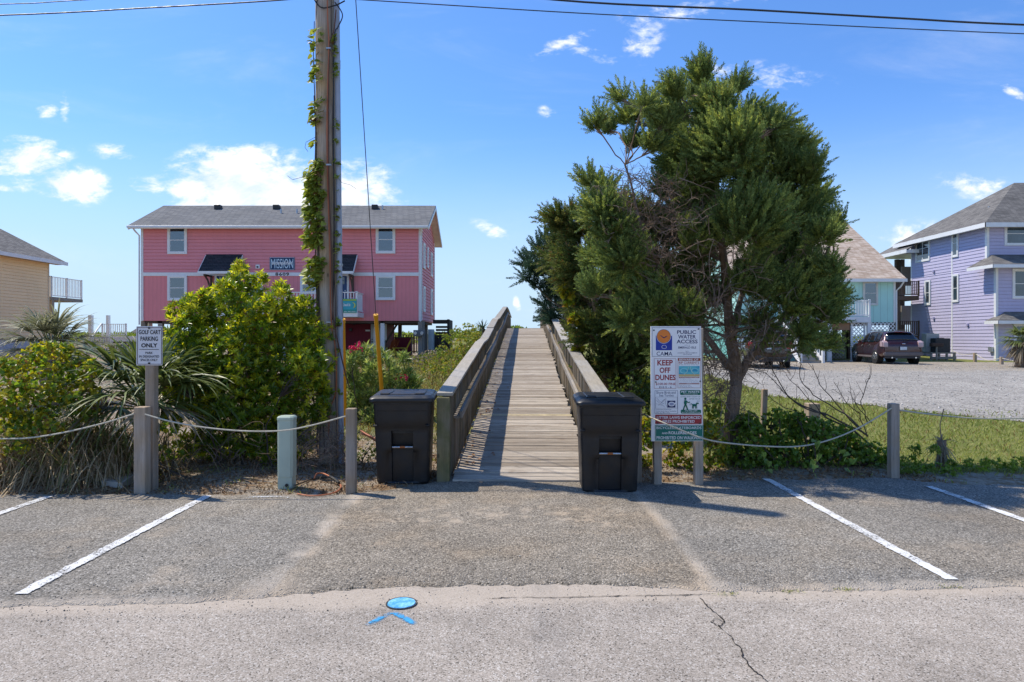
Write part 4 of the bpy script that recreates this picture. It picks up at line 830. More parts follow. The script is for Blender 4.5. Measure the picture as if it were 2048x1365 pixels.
# ---- rope posts
def post(px0,px1,pyt,pyb,D,label,mat=POSTW,tilt=0.,chamf=.012,name='rope_post',cat='post',group='wooden rope posts along the parking edge'):
    x0,x1=PX(px0,D),PX(px1,D); w=x1-x0; z0=min(PZ(pyb,D),gz((x0+x1)/2,D)); z1=PZ(pyt,D); t=thing(name,label,cat,((x0+x1)/2,D,z0),group=group)
    m=MB(); m.loft([[Vector((x0+a*w+tilt*(z-z0),D+b*w,z)) for a,b in ((0,0),(1,0),(1,1),(0,1))] for z in (z0-.12,z0+(z1-z0)*.5,z1)]); o=m.build('shaft',mat,t,bev=.006); return t
p1=post(267,290,815,987,7.2,'short grey square post in front of the golf cart sign post')
p2=post(691,710,818,990,7.2,'grey wooden post left of the bin by the utility pole')
p3=post(1272,1284,800,967,7.8,'grey post half hidden behind the bin at the boardwalk foot')
p4=post(1783,1800,808,961,7.98,'tall rope post at the right end of the vine mound')
post(1618,1641,808,845,10.4,'short stub post behind the vine mound among dead branches',group=None,name='stub_post')
post(1521,1531,779,830,9.6,'thin splintered stake leaning behind the vine mound',group=None,name='stake',tilt=.04,cat='stake')
ROPE=plain('pale_rope',(.50,.46,.36),.9,var=.2,sc=30)
def rope(name,pts,label,r=.0085,D=None):
    # pts: (px,py,D) joined by a smooth curve
    P_=[P(*p) for p in pts]; Q=[]
    for i in range(len(P_)-1):
        a=P_[max(0,i-1)];b=P_[i];c=P_[i+1];d=P_[min(len(P_)-1,i+2)]
        for k in range(8):
            t=k/8; Q.append(.5*((2*b)+(c-a)*t+(2*a-5*b+4*c-d)*t*t+(3*b-a-3*c+d)*t**3))
    Q.append(P_[-1]); o=MB().tube(Q,r,6).build(name,ROPE,None,smooth=True); return tag(o,label,'rope',group='ropes strung between the posts')
rope('rope',[(-420,840,7.15),(-200,880,7.15),(0,878,7.15),(60,876,7.15),(130,865,7.15),(210,846,7.15),(268,828,7.17)],'pale rope sagging from the left edge to the post by the golf cart sign')
rope('rope',[(290,829,7.18),(340,843,7.15),(400,854,7.13),(480,862,7.12),(560,862,7.1),(620,852,7.12),(691,833,7.18)],'pale rope sagging past the pale green pedestal')
rope('rope',[(1284,828,7.86),(1320,843,7.3),(1360,860,7.25),(1405,877,7.3),(1450,886,7.5),(1530,893,7.7),(1600,893,7.85),(1660,880,7.95),(1720,855,7.97),(1783,817,7.98)],'pale rope crossing the face of the sign board and the vine mound')
rope('rope',[(1800,821,8.0),(1860,829,8.5),(1950,837,9.2),(2048,837,9.8),(2200,832,10.4)],'rope running right from the tall post over the lawn',r=.010)
# ---- small garden posts by the lavender house
for px,pyt,pyb,D,lb in ((1950,706,723,38.,'short rope post nearest the corner of the lavender house'),(2003,714,734,34.,'short mossy rope post beside the palm at the right edge')):
    w=.14; q=P(px,pyb,D); t=thing('garden_post',lb,'post',(q.x,D,gz(q.x,D)),group='short rope posts by the lavender house'); MB().box(q.x-w/2,q.x+w/2,D-w/2,D+w/2,gz(q.x,D)-.1,PZ(pyt,D)).build('shaft',POSTW,t,bev=.01)
rope('rope',[(1905,702,40.5),(1925,710,39.5),(1948,708,38.1)],'short white rope from the lavender wall to the first short post',r=.02); rope('rope',[(1952,709,37.9),(1975,721,36),(2001,717,34.1)],'white rope between the two short posts by the lavender house',r=.02)
rope('rope',[(2005,717,33.9),(2035,723,32),(2080,720,30)],'rope leading off the right edge from the mossy short post',r=.018)
# ---- golf cart sign
def flat(name,px0,px1,py0,py1,D,th,mat,parent,out=0.,r=.0,M=None):
    x0,x1,z0,z1=PX(px0,D),PX(px1,D),PZ(py1,D),PZ(py0,D); m=MB(frame((0,D,0),(1,0,0),(0,-1,0))); 
    if r>0:
        pts=[]
        for cx_,cz,a0 in ((x1-r,z0+r,-90),(x1-r,z1-r,0),(x0+r,z1-r,90),(x0+r,z0+r,180)):
            for k in range(5): a=R(a0+22.5*k); pts.append((cx_+r*math.cos(a),cz+r*math.sin(a)))
        m.prism(pts,out,out+th)
    else: m.box(x0,x1,out,out+th,z0,z1)
    return m.build(name,mat,parent)
def frm(px0,px1,py0,py1,D,w,mat,parent,out,name='border'):
    x0,x1,z0,z1=PX(px0,D),PX(px1,D),PZ(py1,D),PZ(py0,D); m=MB(frame((0,D,0),(1,0,0),(0,-1,0))); a=out;b=out+.0015
    m.box(x0,x1,a,b,z0,z0+w); m.box(x0,x1,a,b,z1-w,z1); m.box(x0,x0+w,a,b,z0+w,z1-w); m.box(x1-w,x1,a,b,z0+w,z1-w); return m.build(name,mat,parent)
def T(s,px0,px1,py0,py1,D,mat,parent,out,**k): return txt(s,PX(px0,D),PX(px1,D),PZ(py1,D),PZ(py0,D),frame((0,D,0),(1,0,0),(0,-1,0)),mat,parent,out=out,**k)
SW=plain('sign_white',(.84,.82,.79),.45,var=.04,dirt=.08); D=7.28
gs=thing('parking_sign','white GOLF CART PARKING ONLY sign on a tall grey wooden post','sign',(PX(299,7.35),7.35,0))
MB().box(PX(290,7.36),PX(308,7.36),7.36,7.46,-.1,PZ(726,7.36)-.0).build('post',POSTW,gs,bev=.006); MB().box(PX(291,7.36)+.01,PX(308,7.36),7.362,7.455,PZ(726,7.36),PZ(658,7.36)).build('post_top',POSTW,gs)
pl=flat('sign_plate',273,325,653,731,7.355,.004,plain('sign_grey_white',(.70,.68,.68),.35,var=.04,dirt=.1),gs,.0,.012); D=7.35
frm(274.5,323.5,655,729.3,D,.005,plain('border_brown',(.09,.03,.03),.5),pl,.0)
T('GOLF CART',277.5,321,660.5,669,D,BLACKI,pl,.001,off=.02); T('PARKING',281,316,673.5,682.5,D,BLACKI,pl,.001,off=.02); T('ONLY',282.5,315,687,695.5,D,BLACKI,pl,.001,off=.035); MB(frame((0,D,0),(1,0,0),(0,-1,0))).box(PX(279,D),PX(318,D),.0,.0015,PZ(699.8,D),PZ(698.8,D)).build('rule_line',BLACKI,pl)
T('PARK',291,305.5,704,708.5,D,BLACKI,pl,.001,off=.016); T('IN DESIGNATED',278.5,318.5,711,715.8,D,BLACKI,pl,.001,off=.016); T('SPACES ONLY',281,315.5,718,722.8,D,BLACKI,pl,.001,off=.016)
for py in (656.5,727): q=P(298.5,py,D); MB().tube([(q.x,D,q.z),(q.x,D-.008,q.z)],.011,8).build('bolt',DARKM,pl)
# ---- water access sign board
D=7.55; D2=7.62
wb=thing('access_sign','tall white PUBLIC WATER ACCESS board with red, green and blue notices on two posts','sign',(PX(1355,D2),D2,0))
for a,b in ((1308,1324),(1390,1407)): MB().box(PX(a,D2),PX(b,D2),D2,D2+.09,-.1,PZ(657,D2)).build('post',POSTW,wb,bev=.006)
M0=frame((0,D,0),(1,0,0),(0,-1,0)); 
MB().add([(PX(1302.5,D),D+.0,PZ(883,D)),(PX(1406,D),D,PZ(883,D)),(PX(1402,D),D,PZ(653,D)),(PX(1301.5,D),D,PZ(653,D)),(PX(1302.5,D),D+.02,PZ(883,D)),(PX(1406,D),D+.02,PZ(883,D)),(PX(1402,D),D+.02,PZ(653,D)),(PX(1301.5,D),D+.02,PZ(653,D))],[(0,1,2,3),(4,7,6,5),(0,4,5,1),(1,5,6,2),(2,6,7,3),(3,7,4,0)]).build('backing_board',SW,wb)
REDI=plain('red_ink',(.33,.025,.03),.5,var=.05); BLUI=plain('blue_ink',(.012,.035,.30),.5,var=.05); NAVI=plain('navy_ink',(.01,.015,.09),.5,var=.05); GRNI=plain('green_ink',(.0,.13,.075),.5,var=.05); TEAI=plain('teal_green_sheet',(.0,.155,.115),.45,var=.05); ORGI=plain('orange_ink',(.80,.22,.03),.5,var=.05); RSTI=plain('rust_ink',(.32,.07,.03),.5,var=.05)
def pan(px0,px1,py0,py1,mat,bm=None,name='notice_panel',r=.006,bw=.003,out=.0):
    o=flat(name,px0,px1,py0,py1,D,.003,mat,wb,out,r)
    if bm: frm(px0+1,px1-1,py0+1,py1-1,D,bw,bm,o,out+.003)
    return o
a=pan(1303,1401,654.5,714.5,SW,NAVI); a['label']='CAMA public water access panel with orange sun and gull emblem'
E_=.005
MB(M0).box(PX(1311.5,D),PX(1344,D),.0035,E_,PZ(701,D),PZ(677,D)).build('emblem_field',BLUI,a)
MB(M0).add([(PX(1311.5,D),.0038,PZ(677,D)),(PX(1318,D),.0038,PZ(677,D)),(PX(1311.5,D),.0038,PZ(671,D)),(PX(1344,D),.0038,PZ(677,D)),(PX(1338,D),.0038,PZ(677,D)),(PX(1344,D),.0038,PZ(671,D))],[(0,1,2),(3,5,4)]).build('emblem_corner',BLUI,a)
def disc(px,py,rx,rz,mat,out,parent,name,n=28,ring=0):
    m=MB(M0); c_=(PX(px,D),PZ(py,D)); s1=rx/F*D; s2=rz/F*D; v=[(c_[0]+s1*math.cos(t),out,c_[1]+s2*math.sin(t)) for t in np.linspace(0,2*math.pi,n,endpoint=False)]
    if ring:
        w=[(c_[0]+s1*ring*math.cos(t),out,c_[1]+s2*ring*math.sin(t)) for t in np.linspace(0,2*math.pi,n,endpoint=False)]; m.add(v+w,[(i,(i+1)%n,n+(i+1)%n,n+i) for i in range(n)])
    else: m.add(v,[tuple(range(n))])
    return m.build(name,mat,parent)
disc(1327.3,673,14.6,14.6,SW,.0055,a,'sun_ring'); disc(1327.3,673,13.6,13.6,ORGI,.006,a,'sun_disc'); disc(1327.3,673,13.9,13.9,NAVI,.0065,a,'sun_outline',ring=.955); disc(1328,694.3,5,3.8,SW,.0065,a,'shell_ring',ring=.86)
q=lambda px,py,o:(PX(px,D),o,PZ(py,D))
MB(M0).add([q(*p,.0068) for p in ((1319,671.5),(1323,671.8),(1326,674.5),(1328.5,674.8),(1331,673),(1335,672.3),(1331.5,675),(1328.5,676.8),(1325.8,676.5),(1323,673.6))],[(0,1,9),(1,2,8,9),(2,3,7,8),(3,4,6,7),(4,5,6)]).build('gull',NAVI,a)
T('CAMA',1313,1344.5,703.8,711.8,D,NAVI,a,.0035,off=.004)
for s_,x0,x1,y0,y1 in (('PUBLIC',1354,1392,661,668.3),('WATER',1356,1391.5,670.2,677.8),('ACCESS',1353,1395,679.7,687.3)): T(s_,x0,x1,y0,y1,D,NAVI,a,.0035,off=.02)
T('TOWN OF',1368,1380,690.2,691.6,D,NAVI,a,.0035); T('EMERALD ISLE',1356.5,1392,693.4,697.6,D,NAVI,a,.0035,off=.016); T('N.C.',1371,1378,702,704,D,NAVI,a,.0035,off=.004); T('COASTAL MANAGEMENT',1355,1394.5,705.3,707.3,D,NAVI,a,.0035,off=.004); T('PROGRAM',1366,1383,708.6,710.4,D,NAVI,a,.0035,off=.004)
a=pan(1307,1353,716.5,778.5,SW,REDI); a['label']='KEEP OFF DUNES panel in red letters'
T('KEEP',1314.5,1345.5,720.2,731.5,D,REDI,a,.0035,off=.032); T('OFF',1319,1340.5,735.3,746.5,D,REDI,a,.0035,off=.032); T('DUNES',1310.5,1351,749.8,761,D,REDI,a,.0035,off=.032); T('$100.00 FINE',1311.5,1351,766,771.3,D,REDI,a,.0035,off=.015); T('E10 S - 6',1318.5,1343,773,776.6,D,NAVI,a,.0035,off=.016)
a=pan(1354.5,1402,715.5,777.5,SW,RSTI); a['label']='BEWARE OF RIP CURRENTS panel with blue beach picture'
MB(M0).box(*[PX(1356,D),PX(1400.5,D)],.0035,E_,PZ(722.3,D),PZ(716.8,D)).build('title_band',RSTI,a); T('BEWARE OF',1358.5,1396.5,717.5,721.6,D,SW,a,.0055,off=.016); T('RIP CURRENTS',1357.5,1398,723.6,728.2,D,RSTI,a,.0035,off=.016); T('Break the Grip of the Rip!',1358,1397,729.2,731,D,BLACKI,a,.0035,off=.004)
g=G('painted_wave_picture'); n=g.noise(6,3,g.vec((1,1,3)),dist=1.); bl=g.done(g.mix(g.rr(n,.4,.6),(.03,.30,.45),(.12,.50,.52)),.5)
MB(M0).box(PX(1357.5,D),PX(1399,D),.0035,E_,PZ(750.5,D),PZ(732.5,D)).build('beach_picture',bl,a); MB(M0).box(PX(1357.5,D),PX(1399,D),.0035,.0055,PZ(753.5,D),PZ(748.8,D)).build('sand_picture',plain('sand_print',(.55,.40,.17),.5),a)
for s_ in (-1,1): MB(M0).tube([q(1378.5+s_*(2+.14*k*k),734+k*2.0,.0065) for k in range(9)],.004,4).build('rip_arrow',plain('pale_green_print',(.4,.6,.5),.5),a); disc(1378.5+s_*11,742,8,5.5,plain('light_surf_print',(.25,.60,.62),.5),.0062,a,'surf_swirl',ring=.72)
for y0,y1 in ((754.3,756.3),(767,768.8)): MB(M0).box(PX(1358,D),PX(1398.5,D),.0035,E_,PZ(y1,D),PZ(y0,D)).build('text_band',RSTI,a)
T('IF CAUGHT IN A RIP CURRENT',1360,1397,754.6,756,D,SW,a,.0055,off=.004); T('SAFETY',1373,1384,767.3,768.5,D,SW,a,.0055,off=.004)
for k,s_ in enumerate(("Don't fight the current","Swim out of the current, then to shore","If you can't escape, float or tread water","If you need help, call or wave for assistance")): T(s_,1359,1359+ (24,36,37,39)[k],757.6+k*2.3,759+k*2.3,D,NAVI,a,.0035)
for k,s_ in enumerate(("Know how to swim","Never swim alone","If in doubt, don't go out")): T(s_,1359,1380+k*3,770+k*2.2,771.3+k*2.2,D,NAVI,a,.0035)
a=pan(1308.5,1356.5,780.5,828.5,SW,NAVI); a['label']='Shore Birds and Sea Turtles panel'
T('Shore Birds and',1312.5,1351,783,788,D,NAVI,a,.0035,off=.004); T('Sea Turtles',1318,1347,789,793.3,D,NAVI,a,.0035,off=.004)
frm(1311,1354.5,794.5,817,D,.0012,NAVI,a,.0035); MB(M0).box(PX(1334.5,D),PX(1350.5,D),.0035,E_,PZ(815.5,D),PZ(801.8,D)).build('turtle_block',NAVI,a); disc(1343,808.5,6.5,4.6,SW,.0055,a,'turtle_shell'); disc(1343,808.5,4.6,3.0,plain('grey_print',(.3,.32,.42),.5),.006,a,'turtle_shell_plate'); disc(1351,807,2.2,1.7,SW,.0062,a,'turtle_head')
for pts in (((1313,801),(1318,806),(1323,809),(1328,807)),((1314,797),(1319,803),(1324,806),(1330,799)),((1316,811),(1321,810),(1327,812),(1329,815)),((1322,806),(1326,801),(1332,797),(1331,804)),((1330,803),(1331,808),(1333,812),(1334,815)),((1312,808),(1316,808.5),(1320,809.5))): MB(M0).tube([q(*p,.0045) for p in pts],.0013,4).build('bird_drawing',NAVI,a)
for k,s_ in enumerate(("Do Not Disturb Nesting Animals","Do Not Disturb Nests or Their Markers","Please Stay in Marked Areas")): T(s_,1312.5,1312.5+(30,40,27)[k],818.5+k*3.3,820.3+k*3.3,D,NAVI,a,.0035,off=.016)
a=pan(1359,1402.5,779.5,828,SW); a['label']='PET WASTE panel with walking figure and dog in green'
flat('title_band',1360,1401,780.5,790.5,D,.0015,GRNI,a,.003,.012); T('PET WASTE',1362.5,1398.5,782,786,D,SW,a,.0055,off=.02); T('TRANSMITS DISEASE',1366,1395,787.5,789.3,D,SW,a,.0055)
T('LEASH AND CLEAN UP',1361,1400,792.8,795,D,GRNI,a,.0035,off=.004); T('AFTER YOUR',1378,1400,797.2,799.3,D,GRNI,a,.0035,off=.004); T('PET',1393.5,1400,801.8,803.8,D,GRNI,a,.0035,off=.004)
disc(1370.5,798,2.3,2.4,GRNI,.004,a,'figure_head')
MB(M0).tube([q(1371,801,.0045),q(1370.5,806,.0045),q(1370.8,809,.0045)],[.014,.018,.014],6).build('figure_body',GRNI,a)
for pts,r_ in ((((1370.8,809),(1373,814),(1375,820)),.008),(((1370.3,809),(1368,815),(1366.5,820)),.008),(((1372,802),(1376,805.5),(1379.5,804.5)),.006),(((1379.5,804.5),(1380,811),(1383,808)),.0015)): MB(M0).tube([q(*p,.0045) for p in pts],r_,5).build('figure_limb',GRNI,a)
MB(M0).tube([q(1384.5,810.5,.0045),q(1388,810.5,.0045),q(1392,811,.0045)],[.012,.014,.012],6).build('dog_body',GRNI,a)
for pts,r_ in ((((1392,810),(1394,806.5),(1396.8,807.3)),.009),(((1385,811),(1384.5,817.5)),.005),(((1387,811),(1386.5,817.5)),.004),(((1390.5,811),(1391,817.5)),.005),(((1392.5,811),(1393.5,817.5)),.004),(((1384.5,810),(1382,807)),.003)): MB(M0).tube([q(*p,.0045) for p in pts],r_,5).build('dog_limb',GRNI,a)
flat('foot_band',1361.5,1402,819.8,827.5,D,.0015,GRNI,a,.003,.012); T("IT'S THE LAW!",1370,1394,820.8,823.3,D,SW,a,.0055,off=.016); T('MUTT MITT DISPENSER STATION',1364,1399.5,824.5,826,D,SW,a,.0055,off=.016)
a=pan(1310.5,1403.3,829.8,848.3,REDI); a['label']='red LITTER LAWS ENFORCED FIRES PROHIBITED strip'; T('LITTER LAWS ENFORCED',1313.5,1401,832.6,838.2,D,SW,a,.0045,off=.016); T('FIRES PROHIBITED',1325,1389,840.3,845.8,D,SW,a,.0045,off=.016)
a=pan(1310,1406.5,850.3,882.3,TEAI,SW,bw=.0025); a['label']='green BICYCLES, SKATEBOARDS AND ROLLERBLADES PROHIBITED ON WALKWAY strip'; T('BICYCLES,SKATEBOARDS',1313,1402.5,853.5,859.3,D,SW,a,.0045,off=.004); T('AND',1323.5,1335,865,868.6,D,SW,a,.0045,off=.016); T('ROLLERBLADES',1337,1393,863,868.8,D,SW,a,.0045,off=.016); T('PROHIBITED ON WALKWAY',1313,1403.5,872.7,879,D,SW,a,.0045,off=.012)
for px,py in ((1307.5,661),(1396.5,658.5),(1311.3,764.5),(1400,763),(1315,847),(1399,847)): z=P(px,py,D); MB().tube([(z.x,D,z.z),(z.x,D-.012,z.z)],.008,8).build('bolt',DARKM,wb)
# ---- utility pole with everything fixed to it
UD=9.2
def polex(z): return lerp(PX(658,UD),PX(650,UD),(z-0)/6.2)
poleM=wood('pole_wood',(.38,.29,.195),'z',streak=.7,knots=True)
up=thing('utility_pole','tall weathered wooden utility pole beside the big green bush','utility pole',(polex(0),UD,0))
rs=[(z,.142-.0018*z) for z in np.linspace(-.1,9.4,26)]
m=MB(); m.loft([[Vector((polex(z)+(r_*(1+.03*math.sin(3*a+z)+.02*math.sin(7*a)))*math.cos(a),UD+r_*math.sin(a),z)) for a in np.linspace(0,2*math.pi,28,endpoint=False)] for z,r_ in rs]); m.build('shaft',poleM,up,smooth=True)
cx_=lambda z:lerp(PX(682.5,UD-.1),PX(673,UD-.1),z/6.2)
PVC=plain('grey_pvc',(.36,.40,.46),.45,var=.12,sc=2,dirt=.25)
m=MB().tube([(cx_(z),UD-.09,z) for z in np.linspace(-.05,8.6,20)],.037,14); cn=m.build('conduit',PVC,up,smooth=True)
for z in (1.8,3.05,2.63,5.3): MB().tube([(cx_(z),UD-.09,z-.05 if z!=2.63 else z-.015),(cx_(z),UD-.09,z+.06 if z!=2.63 else z+.015)],.041 if z!=2.63 else .045,14).build('coupling' if z!=2.63 else 'strap',PVC if z!=2.63 else GALV,cn,smooth=True)
ORC=plain('orange_cable_jacket',(.40,.13,.055),.6,var=.2); BLC=plain('black_cable_jacket',(.015,.015,.015),.5)
def cable(pts,r,mat,name,parent=None): 
    P_=[P(*p) for p in pts]; Q=[]
    for i in range(len(P_)-1):
        a=P_[max(0,i-1)];b=P_[i];c=P_[i+1];d=P_[min(len(P_)-1,i+2)]
        for k in range(7): t=k/7; Q.append(.5*((2*b)+(c-a)*t+(2*a-5*b+4*c-d)*t*t+(3*b-a-3*c+d)*t**3))
    Q.append(P_[-1]); return MB().tube(Q,r,6).build(name,mat,parent,smooth=True)
fd=UD-.165
cable([(655,-160,fd),(655,20,fd),(658,90,fd),(656,150,fd),(654,250,fd),(655,350,fd),(657,420,fd),(660,520,fd),(661,600,fd),(664,660,fd-.02),(671,700,fd-.03),(672,780,fd-.02),(660,820,fd),(657,880,fd)],.010,ORC,'cable',up)
cable([(672,20,fd),(668,60,fd),(660,85,fd),(658,120,fd),(657,250,fd),(658,380,fd),(662,480,fd),(664,560,fd),(667,640,fd-.02),(677,690,fd-.05),(694,760,fd-.1),(700,775,fd-.1)],.009,plain('brown_cable_jacket',(.12,.05,.03),.6),'cable',up)
cable([(635,-60,fd),(633,60,fd+.1),(634,120,fd+.1)],.008,BLC,'cable',up); cable([(618,-20,fd),(640,14,fd),(668,12,fd),(690,2,fd)],.009,BLC,'cable',up); cable([(670,5,fd),(685,30,fd),(676,55,fd),(669,75,fd),(667,200,fd),(668,500,fd),(665,640,fd)],.008,BLC,'cable',up)
for py in (97,330,645): z=P(657,py,fd); MB().box(z.x-.03,z.x+.03,fd-.01,fd+.03,z.z-.01,z.z+.01).build('cable_clip',GALV,up)
# guy wires with yellow guards
YG=plain('yellow_guard_plastic',(.72,.34,.01),.45,var=.12,sc=2,dirt=.08)
def guy(pa,pb,pc,top,label):
    t=thing('guy_wire',label,'guy wire',P(*pc),group='guy wires of the utility pole'); a,b,c=P(*pa),P(*pb),P(*pc)
    MB().tube([a,b,a.lerp(b,.5)+Vector((0,0,-.03)),c][:1]+[b,c],.007,6).build('wire',plain('stranded_steel',(.08,.08,.085),.5,.5),t)
    d=(c-b).normalized(); MB().tube([b,c],.034,10).build('guard',YG,t,smooth=True); MB().tube([b-d*.04,b+d*.02],.04,10).build('guard_cap',YG,t,smooth=True); return t
guy((700,-180,9.35),(752,634,11.1),(769,850,12.2),0,'guy wire ending in a yellow guard just behind the left bin'); guy((668,-200,9.35),(686,643,10.9),(690,850,11.9),0,'guy wire with a yellow guard close beside the grey conduit')
# overhead wires
def wire(pts,r,label,name='overhead_wire'):
    o=cable(pts,r,plain('wire_black',(.03,.03,.032),.5),name); return tag(o,label,'wire',group='overhead wires')
wire([(652,-12,UD),(570,0,UD),(300,16,UD),(0,31,UD),(-600,45,UD),(-2400,40,UD)],.009,'overhead wire sloping down to the left from the pole top')
wire([(640,-30,UD),(140,2,UD),(0,9,UD),(-600,26,UD),(-2400,20,UD)],.006,'thin short overhead wire in the top left corner')
wire([(692,-2,UD),(900,11,UD),(1200,29,UD),(1600,48,UD),(2048,68,UD),(2700,88,UD),(4200,95,UD)],.007,'lower overhead wire running right from the pole')
wire([(660,-55,UD),(1110,0,UD),(1500,20,UD),(1800,37,UD),(2048,50,UD),(2700,72,UD),(4200,80,UD)],.013,'upper thicker overhead wire running off to the right')
# pedestal, concrete lid, cable on the ground
PGR=plain('pale_green_enamel',(.42,.49,.39),.5,var=.06,sc=2,dirt=.18); D=7.4
pd=thing('telecom_pedestal','pale green upright telecom pedestal on the sand under the rope','utility pedestal',(PX(569,D),D,0)); x0,x1=PX(553,D),PX(584.5,D)
zt=PZ(842,D); MB().loft([[Vector((lerp(x0,x1,.5)+sx*(x1-x0)/2*k,D+.09+sy*.085*k,z)) for sx,sy in ((-1,-.7),(-.7,-1),(.7,-1),(1,-.7),(1,.7),(.7,1),(-.7,1),(-1,.7))] for z,k in ((.14,.98),(.145,1),(zt,1.0),(zt+.005,1.05),(zt+.03,1.05),(zt+.045,.9))]).build('cover',PGR,pd)
MB().box(x0+.008,x1-.008,D+.012,D+.165,-.06,.142).build('base',PGR,pd,bev=.004); z=P(573,968,D); MB().tube([(z.x,D+.015,.055),(z.x,D-.004,.055)],.017,12).build('lock',DARKM,pd)
CON=plain('weathered_concrete',(.40,.37,.32),.9,var=.2,sc=4,dirt=.35,bump=.5)
lb=thing('concrete_lid','flat weathered concrete slab lid lying in the sand beside the short post','utility lid',(PX(235,7.75),7.75,0)); MB().add([P(203,962,7.55),P(245,966,7.45),P(272,947,7.8),P(262,940,8.1),P(228,940,8.1)]+[P(203,962,7.55)+Vector((0,0,-.12)),P(245,966,7.45)+Vector((0,0,-.12)),P(272,947,7.8)+Vector((0,0,-.12)),P(262,940,8.1)+Vector((0,0,-.12)),P(228,940,8.1)+Vector((0,0,-.12))],[(0,1,2,3,4),(0,5,6,1),(1,6,7,2),(2,7,8,3),(3,8,9,4),(4,9,5,0)]).build('slab',CON,lb)
gc=thing('ground_cable','orange cable with a black sleeve looping over the sand beside the pedestal','cable',P(640,965,7.4))
zc=lambda px,py,h=.0: (px,py,(EYE-.03-h)*F/(py-VY))
cable([zc(595,988),zc(620,992),zc(650,990),zc(672,984),zc(682,975),zc(678,966)],.009,ORC,'cable',gc); cable([zc(678,966,.02),zc(668,958,.04),zc(659,953,.06)],.017,BLC,'sleeve',gc); cable([zc(659,953,.06),zc(645,947,.07),zc(634,948,.05),zc(628,958,0)],.010,ORC,'cable',gc); cable([(590,971,7.45),zc(610,964),zc(630,957),zc(655,956)],.007,BLC,'black_lead',gc)
gc2=thing('orange_conduit','orange cables lying in the weeds left of the bin','cable',P(735,870,9.3)); cable([(722,862,9.6),(735,870,9.4),(752,878,9.2),(765,884,9.)],.013,ORC,'cable',gc2); cable([(724,868,9.6),(738,874,9.4),(754,884,9.2)],.013,ORC,'cable',gc2)
